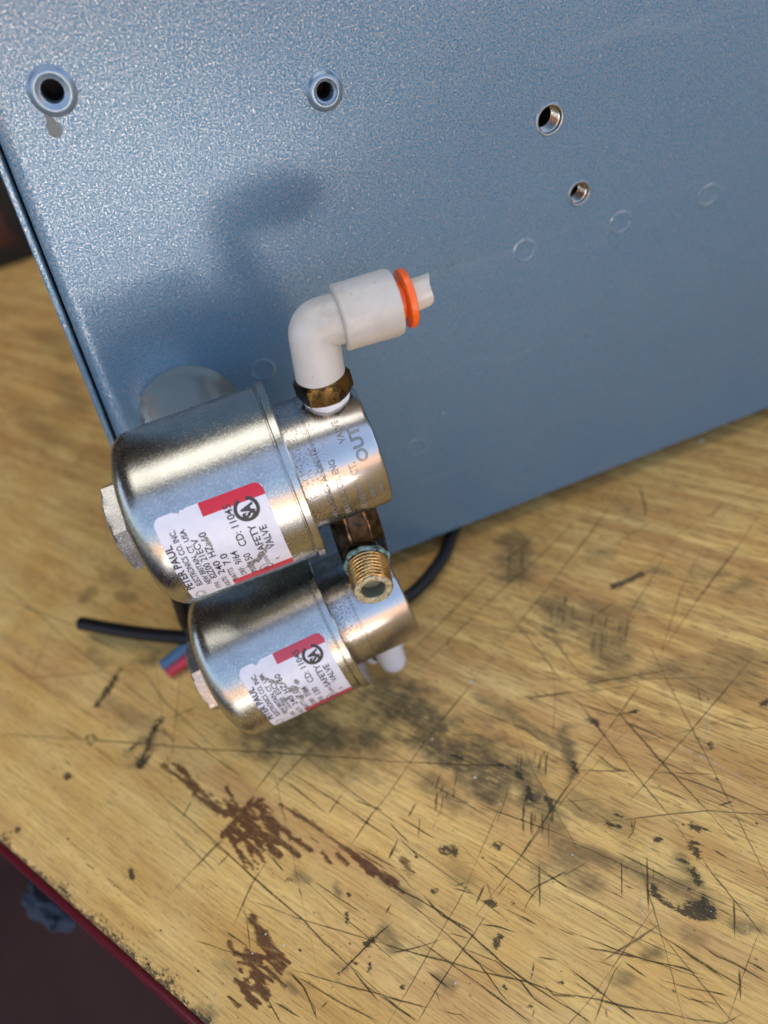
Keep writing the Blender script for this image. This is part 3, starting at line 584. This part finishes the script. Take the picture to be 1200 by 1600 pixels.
# little white chips and one blue fleck lying on the wood
bm = bmesh.new()
for z, x, y, r in (('A', 300, 383, .5), ('A', 570, 620, .55), ('E', 540, 625, .5), ('E', 432, 562, .45), ('E', 355, 675, .4), ('B', 585, 635, .4), ('C', 445, 905, .45), ('C', 925, 835, .45), ('D', 55, 97, .3), ('D', 275, 992, .4), ('A', 725, 785, .35), ('H', 985, 80, 1.2), ('C', 1175, 103, .3), ('D', 230, 435, .3), ('D', 865, 428, .3), ('A', 550, 25, .8)):
    p = pix(z, x, y); vs = []; r *= .62
    n = 6; base = [bm.verts.new(p+Vector((r*(.5+.7*rng.random())*cos(2*pi*k/n+.4), r*(.5+.7*rng.random())*sin(2*pi*k/n+.4), .09))) for k in range(n)]
    t = bm.verts.new(p+Vector((0, 0, .09+r*.5)))
    for k in range(n): bm.faces.new((base[k], base[(k+1) % n], t))
o = link('white_chips', bm, M_chip, None, False); o['kind'] = 'stuff'; o['label'] = 'tiny white chips scattered over the wooden bench top'; o['category'] = 'debris'

# ================================================================== BLUE ENCLOSURE
encl = thing('metal_enclosure', 'blue grey hammer-painted metal enclosure standing upright on the wooden bench', 'enclosure', (0, 0, 0))
ZB, ZT, XR = 6.4, 190., 235.
lx = lambda z: -43.9 + (z-6.4)*.1215
holes = [(at_y(82, 142), 1.8), (at_y(507, 142), 1.55), (at_y(859, 187), 2.55), (at_y(905, 302), 2.15)]
loops = [[(lx(ZB)+5.4, ZB), (XR, ZB), (XR, ZT), (lx(ZT)+5.4, ZT)]] + [circle(p.x, p.z, r+.35)[::-1] for p, r in holes]
bm = flat_curve(loops, 1.2, .35)
bm.transform(Matrix.Rotation(pi/2, 4, 'X')); bm.transform(Matrix.Translation((0, .6, 0)))
pv = None
for k in range(9):                                     # the sheet curls back along its left edge
    t = k/8; xo, yo = 5.75-3.9*t, .001+1.0*t**2.6
    row = [bm.verts.new((lx(ZB)+xo, yo, ZB)), bm.verts.new((lx(ZT)+xo, yo, ZT))]
    if pv: bm.faces.new((pv[0], pv[1], row[1], row[0]))
    pv = row
fp = link('front_panel', bm, M_paint, encl, True, 25)
at = fp.data.attributes.new('stain', 'FLOAT', 'POINT')
# left side sheet with its rounded front edge, seen as a thin strip beside the dark seam
bm = bmesh.new()
rows = []
for z in (ZB, ZT):
    x = lx(z); pr = [(x+1.35, 3), (x+1.35, .7), (x+1.28, -.05), (x+1.05, -.28), (x+.35, -.28), (x+.08, -.05), (x+0, .5), (x+.1, 130), (x+1.35, 130)]
    rows.append([bm.verts.new((a, b, z)) for a, b in pr])
n = len(rows[0])
for k in range(n): bm.faces.new((rows[0][k], rows[0][(k+1) % n], rows[1][(k+1) % n], rows[1][k]))
bm.faces.new(rows[0]); bm.faces.new(rows[1][::-1]); link('side_panel', bm, M_paint, encl)
bm = bmesh.new(); box(bm, (lx(ZB)+1.5, 1.5, ZB-.2), (XR-1, 128, ZB+1.0), .3); link('bottom_panel', bm, M_paint, encl)
bm = bmesh.new(); box(bm, (lx(ZT)+1.5, 1.5, ZT-1.2), (XR-1, 128, ZT), .3); link('top_panel', bm, M_paint, encl)
bm = bmesh.new(); box(bm, (XR-1.2, 1.5, ZB+1.2), (XR, 128, ZT-1.4), .3); link('side_panel', bm, M_paint, encl)
bm = bmesh.new(); box(bm, (lx(ZB)+2, 126.5, ZB+1.2), (XR-1.4, 127.7, ZT-1.4), .2); link('back_panel', bm, M_dark, encl)
for x, y in ((-20, 20), (210, 20), (-20, 110), (210, 110)):
    bm = bmesh.new(); lathe(bm, [(0, 0), (0, 6), (6.1, 6.5), (6.1, 0)], frame((0, 0, 1), (x, y, 0)), 24); link('foot', bm, M_rubber, encl)
FY = frame((0, -1, 0))
def along_front(p): return frame((0, -1, 0), (p.x, 0, p.z), (1, 0, 0))
# rivet nuts: raised painted collars with a dished mouth
for (p, r), (ro, h) in zip(holes[:2], ((3.75, .75), (3.3, 1.15))):
    bm = bmesh.new()
    lathe(bm, [(.02, ro+.25), (.12, ro), (h*.75, ro-.25), (h, ro-.75), (h*.98, ro-1.05), (h*.65, r+.55), (h*.5, r+.1), (-.2, r), (-7, r)], along_front(p), 56)
    link('rivet_nut', bm, M_rivet, encl, True, 60)
    bm = bmesh.new(); lathe(bm, [(-1.4, r-.02), (-6.5, r-.1), (-6.6, 0)], along_front(p), 32); link('hole_shade_cap', bm, M_dark, encl)  # near-black cap that paints the shade deep in the hole
# threaded inserts: bare steel threads inside a painted lip
for p, r in holes[2:]:
    bm = bmesh.new(); lathe(bm, [(.02, r+.75), (.18, r+.55), (.2, r+.3), (-.15, r-.02), (-.9, r-.05)], along_front(p), 48); link('insert_lip', bm, M_paint, encl, True, 60)
    bm = bmesh.new(); lathe(bm, [(.19, r+.42), (.24, r+.2), (.05, r-.02), (-.3, r-.06)], along_front(p), 48); link('insert_rim', bm, M_bright, encl, True, 60)
    bm = bmesh.new(); lathe(bm, [(-.25, r-.03), (-8, r-.03), (-16, r-.05), (-16.1, 0)], along_front(p), 48); ti = link('threaded_insert', bm, M_wall, encl, True, 40)
    bm = bmesh.new()
    for k in range(6):
        q_ = -.75-k*.62; lathe(bm, [(q_+.11, r-.02), (q_+.02, r-.27), (q_-.03, r-.28), (q_-.14, r-.02)], along_front(p), 48)
    link('thread', bm, M_steel, ti, True, 30)
# spot-weld dimples
for px, py in ((820, 392), (970, 348), (1107, 305), (410, 578), (652, 700), (818, 740)):
    p = at_y(px, py); bm = bmesh.new()
    lathe(bm, [(.010, 3.1), (.05, 2.75), (.15, 2.5), (.16, 2.35), (.05, 2.1), (.02, 1.7), (.02, 0)], along_front(p), 40, lambda a, t: .05*sin(2*t+px))
    link('weld_dimple', bm, M_paint, encl, True, 80)
# the drip stain below the first rivet nut
p = at_y(84, 200); bm = bmesh.new()
vs = [bm.verts.new((p.x+dx, -.012, p.z+dz)) for dx, dz in ((-.5, 3.2), (.4, 3.2), (.55, 1.6), (1.15, .3), (1.2, -.8), (.5, -1.5), (-.6, -1.5), (-1.15, -.7), (-1.1, .3), (-.6, 1.6))]
bm.faces.new(vs); M_stain = mat("drip stain", (.105, .125, .125), .3, .5); link('drip_stain', bm, M_stain, encl, False)

# ================================================================== SOLENOID VALVES
RC = 17.4; AX = frame((1, 0, 0), (0, 0, 0), (0, -1, 0))      # local X of lathe = front, so angle 0 faces -y
def on_can(x, th, r):       # th in degrees: 0 faces the viewer's side, 90 is up
    t = radians(th); return Vector((x, -r*cos(t), r*sin(t)))
def wrap(bm, f):            # f(u along reading direction, v letter-up) -> (x, theta, lift)
    for v in bm.verts:
        x, th, l = f(v.co.x, v.co.y, v.co.z); v.co = on_can(x, th, RC+l)
    return bm
DEG = 180/pi/RC
def label_patch(x0, x1, t0, t1, lift, corner=1.3, bites=()):
    """rounded rectangle on the can; bites are (x, th, r) notches torn out of its rim"""
    H = (t1-t0)/DEG; W = x1-x0; nx, nt = 120, 130
    bm = bmesh.new(); grid = {}
    def inside(x, h):
        dx = max(corner-(x-x0), corner-(x1-x), 0); dh = max(corner-h, corner-(H-h), 0)
        if dx*dx+dh*dh > corner*corner*(1 if True else 0): return False
        for bx, bt, br in bites:
            if math.hypot(x-bx, h-(bt-t0)/DEG) < br*(1+.15*sin(3*math.atan2(h-(bt-t0)/DEG, x-bx)+bx)): return False
        return True
    def V(i, j):
        if (i, j) not in grid: grid[i, j] = bm.verts.new(on_can(x0+W*i/nx, t0+(t1-t0)*j/nt, RC+lift))
        return grid[i, j]
    for i in range(nx):
        for j in range(nt):
            if inside(x0+W*(i+.5)/nx, H*(j+.5)/nt): bm.faces.new((V(i, j), V(i+1, j), V(i+1, j+1), V(i, j+1)))
    return bm
def make_valve(label, loc, lower=False):
    t = thing('solenoid_valve', label, 'valve', loc, 'solenoid valves on the blue enclosure')
    # coil can with a rounded closed end
    pr = [(-30.2, 0), (-30.2, 9), (-30.1, 12.4)]
    for k in range(9):
        a = pi/2*k/8; pr.append((-30.0+4.6-4.6*cos(a), RC-4.6+4.6*sin(a)))
    pr += [(-14, RC), (-3, RC), (-1.35, RC), (-1.25, RC-.35), (-1.0, RC-.35), (-1.0, 5)]
    wob = lambda a, th: .0018*sin(3*th+a*.2)+.0012*sin(5*th-a*.35)
    bm = bmesh.new(); lathe(bm, pr, AX, 128, wob); can = link('coil_can', bm, M_zinc, t, True, 50)
    bm = bmesh.new(); lathe(bm, [(-.98, 5), (-.98, RC+.15), (-.8, RC+.42), (.35, RC+.42), (.6, RC+.2), (.6, 5)], AX, 128); link('end_plate', bm, M_zinc_rim, t, True, 30)
    bm = bmesh.new(); hexnut(bm, 9.2, 0, 3.7, frame((-1, 0, 0), (-30.1, -.4, 1.7 if not lower else .2), (0, -1, 0)), radians(-30 if not lower else -62), .7); link('end_nut', bm, M_zinc_nut, t, True, 25)
    # turned valve body
    pr = [(.3, 5), (.3, 12.7), (4.7, 12.7), (4.8, 12.58), (5.0, 12.58), (5.1, 12.7), (15.3, 12.7), (15.8, 12.45), (16.1, 11.9), (16.1, 0)]
    bm = bmesh.new(); lathe(bm, pr, AX, 128); body = link('valve_body', bm, M_nickel, t, True, 28)
    # conduit hub to the enclosure
    bm = bmesh.new(); pr = [(12, 10.2), (30, 10.2), (32.6, 10.2), (34.0, 10.9), (34.25, 10.9)]
    lathe(bm, pr, frame((0, 1, 0), (-16.4, 0, -.3)), 72); link('conduit_hub', bm, M_zinc_hub, t, True, 40)
    return t, can, body
VL = (-.2, -34.3, 72.5)
up_v, up_can, up_body = make_valve('upper solenoid valve with a white elbow and orange collar on top of its metal body', VL)
lo_v, lo_can, lo_body = make_valve('lower solenoid valve sitting just above the bench under the brass threaded outlet', (-2.6, -34.3, 29.3), True)
lo_v.rotation_euler.y = radians(-5.6)

def labels(valve, x0, x1, t0, t1, low):
    """printed paper label: text reads upward round the can, letter tops point to the closed end"""
    bites = [(x0+4.3, t1+1.2, .75), (x0+5.4, t1+1.5, .6)] if not low else [(x0+4.2, t1+.5, .8)]
    bm = label_patch(x0, x1, t0, t1, .06, 1.4, bites)
    lab = link('label', bm, M_label, valve, True, 60)
    W = x1-x0; T = t1-t0
    red = M_red2 if low else M_red
    for nm, a0, a1, b0, b1 in (('red_band', .42*W, W, t1-8.2, t1+.0), ('red_band', .40*W, W-.05, t0+.0, t0+8.0)):
        bm = bmesh.new(); nx, nt = 24, 12; g = {}
        def cut(i, j, top=(b1 == t1)):
            x = x0+a0+(a1-a0)*i/nx; th = b0+(b1-b0)*j/nt
            if i == nx and top: th = min(th, t1-1.4*DEG*.55)
            return x, th
        for i in range(nx+1):
            for j in range(nt+1):
                x, th = cut(i, j)
                if b1 == t1 and i > nx-4:       # round the corner
                    over = (x-(x1-1.4)); lim = t1-(1.4-math.sqrt(max(0, 1.4**2-max(0, over)**2)))*DEG; th = min(th, lim)
                g[i, j] = bm.verts.new(on_can(x, th, RC+.075))
        for i in range(nx):
            for j in range(nt): bm.faces.new((g[i, j], g[i+1, j], g[i+1, j+1], g[i, j+1]))
        link(nm, bm, red, lab, True, 60)
    # lettering, one print layer
    allbm = bmesh.new()
    def put(s, x, th, size, bold=.02, xs=.9, spacing=1.):
        b = text_bm(s, size, 0, bold, xs, 0, spacing)
        wrap(b, lambda u, v, w: (x-v, th+u*DEG, .09))
        me = bpy.data.meshes.new('tmp'); b.to_mesh(me); b.free(); allbm.from_mesh(me); bpy.data.meshes.remove(me)
    X = lambda f: x0+f
    th = lambda d: t0+d
    # each line: text, baseline x and start / end angle as on the upper label, letter height, boldness
    dx, dt = x0+24.9, t0+31
    ROWS = [('PETER PAUL', -23.55, -15.2, 20.5, 1.30, .06), ('ELECTRONICS CO. INC.', -22.0, -14.5, 28, 1.02, .035), ('NEW BRITAIN, CT  USA', -20.45, -16.5, 26.5, .95, .035),
            ('P/N:', -19.45, -26, -17, .9, .015), ('82Z00 21ECV' if not low else '22Z00  ESCV', -19.1, -13, 19, 1.15, .03),
            ('VOLTS:', -17.75, -29, -14.5, .9, .02), ('240', -17.45, -11.5, .5, 1.2, .03), ('HZ: 60', -17.45, 4, 21, 1.25, .035),
            ('WATTS', -16.0, -25, -9, 1.0, .02), ('7.0', -15.75, -5.5, 3.5, 1.25, .03),
            ('ORF:', -14.2, -22, -11.5, 1.0, .02), ('9/64' if not low else '7/64', -13.95, -8.5, 2.5, 1.25, .03), ('CD: 11045', -11.85, 3.5, 31, 1.32, .03),
            ('PSI:', -12.4, -23, -14.5, 1.0, .02), ('150' if not low else '130', -12.1, -11, -2.5, 1.25, .03),
            ('LISTED', -9.6, -17.5, -9, .62, .01), ('SAFETY', -9.3, -7.8, 15, 1.28, .035), ('VALVE', -7.55, -5.8, 12, 1.28, .035), ('R', -7.6, -18, -15.5, .8, 0), ('UL', -10.2, -24.6, -20.4, .9, .02)]
    for tx, bx, a0, a1, cap, bold in ROWS:
        b = text_bm(tx, cap/.70, 0, bold, 1., 0, 1.)
        us = [v.co.x for v in b.verts]; u0_, u1_ = min(us), max(us); k = (a1-a0)/DEG/(u1_-u0_)
        wrap(b, lambda u, v, w: (bx+dx-v, a0+dt+(u-u0_)*k*DEG, .09))
        me = bpy.data.meshes.new('tmp'); b.to_mesh(me); b.free(); allbm.from_mesh(me); bpy.data.meshes.remove(me)
    X = lambda f: x0+f
    # ring marks: certification circle with letters, small listing circle, oval maker's mark
    def ring(x, d, ra, rb, sx=1., n=48, gap=None):
        for k in range(n):
            a, b = 2*pi*k/n, 2*pi*(k+1)/n
            if gap and gap[0] < (a % (2*pi)) < gap[1]: continue
            q = [(ra*cos(a), ra*sin(a)), (rb*cos(a), rb*sin(a)), (rb*cos(b), rb*sin(b)), (ra*cos(b), ra*sin(b))]
            allbm.faces.new([allbm.verts.new(on_can(x+u*sx, th(d)+v*DEG, RC+.09)) for u, v in q])
    ring(x0+15.4, T-12.6, 1.6, 2.25, 1., 48, (1.25, 1.9))
    put('SA', x0+16.5, t0+T-12.6-5.0, 3.0, .17, .70, .9)
    ring(x0+14.35, 8.6, 1.12, 1.3); ring(x0+1.55, 5.4, 1.25, 1.42, .62); ring(x0+1.55, 5.4, .75, .85, .6, 24, (.3, 2.8))
    link('print', allbm, M_ink, lab, False)
    # places where the paper is torn through to the metal
    def scrape(x, thc, w, h, ang, n=22):
        bm = bmesh.new(); vs = []
        for k in range(n):
            a = 2*pi*k/n; r = .62+.5*rng.random(); u, v = w*r*cos(a), h*r*sin(a)
            vs.append(bm.verts.new(on_can(x+u*cos(ang)-v*sin(ang), thc+(u*sin(ang)+v*cos(ang))*DEG, RC+.105)))
        c = bm.verts.new(on_can(x, thc, RC+.105))
        for k in range(n): bm.faces.new((c, vs[k], vs[(k+1) % n]))
        link('scrape', bm, M_scrape, lab, True, 60)
    if not low:
        scrape(x0+12.3, t0+19, 1.5, .8, .5); scrape(x0+14.2, t0+22, 1.7, .75, .95); scrape(x0+15.9, t0+27.5, 1.0, .32, 1.1)
        scrape(x0+7.2, t0+45, .5, 1.3, .2)
    else:
        scrape(x0+6.0, t0+47, 1.9, .5, -.75); scrape(x0+8.4, t0+36, 1.3, 1.0, -.3); scrape(x0+9.8, t0+40, .7, .8, .4); scrape(x0+6.2, t0+30, 1.2, .5, .4); scrape(x0+4.4, t0+53, 1.5, .35, -.8); scrape(x0+10.4, t0+30, .9, .45, .8); scrape(x0+8.9, t0+25, .7, .9, .1)
    return lab
labels(up_v, -24.9, -5.6, -31, 37.2, False)
labels(lo_v, -21.9, -2.9, -25, 41.5, True)

# stamped lettering on the upper valve body
stb = bmesh.new()
def stamp(s, x, th, size, outline=.055, xs=.9):
    b = text_bm(s, size, 0, 0, xs, outline)
    D2 = 180/pi/12.7
    for v in b.verts:
        u, w, l = v.co; r = 12.7+l*.6; tt = radians(th+u*D2); v.co = Vector((x-w, -r*cos(tt), r*sin(tt)))
    me = bpy.data.meshes.new('tmp'); b.to_mesh(me); b.free(); stb.from_mesh(me); bpy.data.meshes.remove(me)
stamp('OLE  LEGEND  A  ON  12', 5.2, -26, 1.6); stamp('PAUL ELEC CO. ENG', 7.6, -27, 1.6)
stamp('N. BRITAIN, CT.', 10.9, -28, 1.85); stamp('VALVE', 10.7, 42, 1.7)
stamp('0.0630 0', 13.0, -16, 1.6); stamp('OUT', 13.6, 22, 2.9, .10, 1.05); stamp('U.S.A.', 14.75, -14, 1.6)
link('stamped_lettering', stb, M_stamp, up_body, True, 40)

# ------------------------------------------------------------------ fittings
def dirt_attr(o, f):
    at = o.data.attributes.new('dirt', 'FLOAT', 'POINT')
    at.data.foreach_set('value', [f(v.co/S) for v in o.data.vertices])
def elbow(valve, px, sgn, zb, collar=True, R1=4.45, lean=1.2, back=0.):
    """white push-in elbow: hexed brass base, leg, sphere bend, barrel"""
    zc = 12.7
    if sgn > 0:
        bm = bmesh.new(); lathe(bm, [(zc-1.5, 3.9), (zc-.1, 4.3), (zc+.5, 4.4), (zc+.8, 4.25), (zc+.85, 3)], frame((0, 0, 1), (px, 0, 0)), 48, lambda a, t: .02*sin(5*t)+.012*sin(11*t+1))
        seal = link('seal_tape', bm, M_ptfe, valve, True, 50)
        bm = bmesh.new(); hexnut(bm, 5.35, zc+.7, zc+4.9, frame((0, 0, 1), (px, 0, 0), (0, -1, 0)), radians(17), .5); link('brass_hex', bm, M_brass_hex, valve, True, 25)
    foot = Vector((px, 0, sgn*(zc+(4.6 if sgn > 0 else 1.2)))); bend = Vector((px+lean, back, sgn*(zc+zb)))
    bm = bmesh.new()
    d = (bend-foot); ln = d.length
    M0 = frame(d, foot, (1, 0, 0))
    e = Vector((1, 0, -.06)) if sgn > 0 else Vector((-.15, 1, 0))
    # leg and stub as one swept surface with a tight inner corner
    path = [foot+d*(k/8*.80) for k in range(9)]
    c0 = foot+d*.80; e = e.normalized(); c1 = bend+e*R1*.5
    for k in range(1, 9):
        t = k/8; path.append(c0*(1-t)**2+bend*2*t*(1-t)+c1*t*t)
    path += [c1+e*k for k in (1.5, 3.2)]
    tube(bm, path, [R1*(1.02-.03*min(1, k/8)) for k in range(len(path))], 48)
    eb = link('elbow', bm, M_white, valve, True, 60)
    dirt_attr(eb, lambda c: max(0., 1-abs((c-bend-Vector((2.5, -1, 2.0))).length-0)/5.6)**.8)
    if not collar:
        bm = bmesh.new(); lathe(bm, [(0, 4.4), (0, 5.2), (.4, 5.6), (10.5, 5.6), (10.9, 5.2), (10.9, 0)], frame(e, bend+e*5.2), 48)
        b = link('elbow_barrel', bm, M_white, eb, True, 40); dirt_attr(b, lambda c: .2); return eb
    b0 = bend+e*4.6; FB = frame(e, b0, (0, 0, 1))
    bm = bmesh.new(); lathe(bm, [(-.05, 4.0), (0, 5.35), (.35, 5.75), (9.6, 5.85), (10.35, 5.6), (10.5, 5.1), (10.45, 3.4), (8.5, 3.3)], FB, 72)
    bar = link('elbow_barrel', bm, M_white, eb, True, 35); dirt_attr(bar, lambda c: .10+.55*max(0, 1-abs((c-b0).dot(e))/1.6))
    bm = bmesh.new()                                              # moulded web inside the corner and the parting line
    w = [bend+Vector((2.0, .0, -4.6)), bend+Vector((4.3, 0, -4.2)), bend+Vector((2.6, 0, -6.6))]
    A = [bm.verts.new(p+Vector((0, -.7, 0))) for p in w]; B = [bm.verts.new(p+Vector((0, .7, 0))) for p in w]
    bm.faces.new(A); bm.faces.new(B[::-1])
    for k in range(3): bm.faces.new((A[k], B[k], B[(k+1) % 3], A[(k+1) % 3]))
    th_ = math.atan2((FB.to_3x3().inverted() @ Vector((0, -cos(.18), sin(-.18)))).y, (FB.to_3x3().inverted() @ Vector((0, -cos(.18), sin(-.18)))).x)
    pl = bmesh.new(); tube(pl, [FB @ Vector(((rr+.0)*cos(th_), (rr+.0)*sin(th_), a)) for a, rr in ((.4, 5.76), (3, 5.79), (6, 5.82), (9.6, 5.86))], .055, 6)
    link('mould_line', pl, M_line, eb, True)
    g2 = link('web', bm, M_white, eb, False); dirt_attr(g2, lambda c: .1)
    bm = bmesh.new(); lathe(bm, [(9.2, 2.6), (9.2, 3.2), (11.6, 3.2), (11.75, 4.7), (11.95, 5.1), (12.9, 5.15), (13.15, 4.9), (13.2, 3.0), (11, 2.9)], FB, 64)
    link('release_collar', bm, M_orange, eb, True, 35)
    bm = bmesh.new(); pts = [b0+e*a+Vector((0, -.12*max(0, a-13)**1.2*.3, .10*max(0, a-12))) for a in (10, 12, 13.2, 14.5, 15.8, 16.7)]
    rings = tube(bm, pts, [2.75, 2.75, 2.75, 2.8, 2.7, 2.72], 28, True)
    for k, v in enumerate(rings[-1]): v.co += e*(.55*sin(k*2*pi/28+1)+.25*sin(k*6*pi/28))
    link('tube_stub', bm, M_tube, eb, True, 50)
    return eb
elbow(up_v, 10.8, 1, 14.2)
M_white_keep, M_white = M_white, M_white2
elbow(lo_v, 7.6, -1, 13.9, False, 3.25, lean=-1.0, back=.5)

# brass street elbow under the upper body
px = 8.3
bm = bmesh.new()
pts = [(px, 0, -11), (px, -.1, -15), (px, -.4, -18), (px, -1.2, -20.6)]
n = 8
ring_prev = None
for (x, y, z), rr in zip([(px, .4, -11.5), (px, .2, -14.2), (px, -.2, -15.2), (px-.1, -.6, -20), (px-.2, -1.2, -26.5), (px-.3, -2.2, -29.2)], (4.6, 4.7, 5.1, 5.3, 5.25, 3.6)):
    ring = [bm.verts.new((x+rr*1.06*cos(pi/8+2*pi*k/n), y+rr*sin(pi/8+2*pi*k/n), z)) for k in range(n)]
    if ring_prev:
        for k in range(n): bm.faces.new((ring_prev[k], ring_prev[(k+1) % n], ring[(k+1) % n], ring[k]))
    ring_prev = ring
bm.faces.new(ring_prev)
bmesh.ops.bevel(bm, geom=[e for e in bm.edges], offset=.45, segments=2, affect='EDGES')
TD = Vector((-.13, -1, -.02)).normalized(); T0 = Vector((px-.1, -2.5, -24.7)); FT = frame(TD, T0, (1, 0, 0))
lathe(bm, [(-1, 5.0), (2.2, 5.0), (3.2, 4.9), (3.8, 4.6), (3.8, 3)], FT, 24)
be = link('brass_elbow', bm, M_brass_dark, up_v, True, 30)
bm = bmesh.new(); lathe(bm, [(3.75, 4.2), (3.8, 4.85), (4.2, 5.0), (4.6, 4.8), (4.8, 4.3)], FT, 48, lambda a, t: .03*sin(4*t)+.03*sin(9*t)); link('verdigris_ring', bm, M_verdigris, be, True, 50)
bm = bmesh.new(); pr = []
for k in range(8): a = 4.8+k*.88; r = 4.42-.035*k; pr += [(a, r-.42), (a+.18, r-.4), (a+.40, r), (a+.52, r), (a+.74, r-.4)]
pr += [(11.9, 3.95), (12.0, 3.8)]
lathe(bm, pr, FT, 64); link('male_thread', bm, M_brass, be, True, 24)
bm = bmesh.new(); lathe(bm, [(11.75, 3.98), (12.05, 3.9), (12.2, 3.75), (12.1, 2.85), (11.6, 2.48)], FT, 64, lambda a, t: .014*sin(5*t)+.01*sin(11*t)); link('thread_end', bm, M_brass_face, be, True, 60)
bm = bmesh.new(); lathe(bm, [(11.75, 2.5), (9.0, 2.3), (8.4, 0)], FT, 40); link('bore', bm, M_bore, be)

# ================================================================== WIRES
def wire(name, label, pts, r, m, end_m=None, n=12):
    bm = bmesh.new(); tube(bm, spline(pts, n), r, 18); o = link(name, bm, m, None, True, 50); tag(o, label, 'wire')
    if end_m:
        P0 = Vector(pts[0]); d = (P0-Vector(pts[1])).normalized()
        bm = bmesh.new(); lathe(bm, [(.02, 0), (.02, r*.62), (.25, r*.5), (.25, 0)], frame(d, P0), 16); e = link('conductor', bm, end_m, o, False)
    return o
q = lambda x, y, z: tuple(at_z(x, y, z))
wire('black_wire', 'black wire with a cut end reaching left over the bench', [q(127, 974, 6), q(200, 987, 7), q(262, 994, 8), q(300, 995, 8.5), q(345, 985, 11), q(380, 960, 16)], 2.0, M_rubber, M_copper)
wire('black_lead', 'black lead hanging down between the two valves beside the enclosure', [q(276, 925, 26), q(284, 950, 20), q(293, 975, 13), q(315, 1000, 9), q(360, 1000, 8)], 1.9, M_rubber)
wire('blue_wire', 'blue wire end poking out beside the lower end nut', [q(254, 1041, 3.5), q(275, 1025, 4.5), q(300, 1005, 6), q(340, 985, 8)], 1.75, M_wblue, M_wblue)
wire('red_wire', 'red wire end lying against the blue wire', [q(263, 1052, 2.2), q(284, 1036, 3), q(310, 1018, 4.2), q(345, 995, 6)], 1.5, M_wred, M_wred)
wire('black_cable', 'black cable curving from under the enclosure to behind the lower valve', [q(722, 800, 3), q(706, 835, 3), q(693, 868, 3.0), q(668, 903, 3.2), q(640, 930, 3.6), q(600, 950, 4.5)], 1.8, M_rubber)

# ================================================================== THINGS AROUND
p = at_z(20, 416, 0)
case = thing('tool_case', 'black case with a dark orange patch at the far end of the bench', 'case', (p.x-30, p.y, 0))
bm = bmesh.new(); box(bm, (-150, 0, .3), (95, 160, 210), 6); link('case_shell', bm, M_case, case)
pp = at_y(4, 352, p.y-1) - case.location/S
bm = bmesh.new(); box(bm, (pp.x-22, -1.5, pp.z-12), (pp.x+3, 1, pp.z+12), 1); link('case_patch', bm, M_patch, case)
# crumpled cloth just below the red edge
c = at_z(80, 1415, -60)
bm = bmesh.new(); bmesh.ops.create_icosphere(bm, subdivisions=4, radius=1)
from mathutils import noise as mn
for v in bm.verts:
    k = 1+.35*mn.noise(v.co*2.1)+.18*mn.noise(v.co*5.3); v.co = Vector((v.co.x*11*k, v.co.y*5*k, v.co.z*6*k))
bm.transform(Matrix.Rotation(ANG, 4, 'Z')); bm.transform(Matrix.Translation(c))
tag(link('rag', bm, M_rag), 'crumpled dark blue rag hanging below the red bench edge', 'rag')
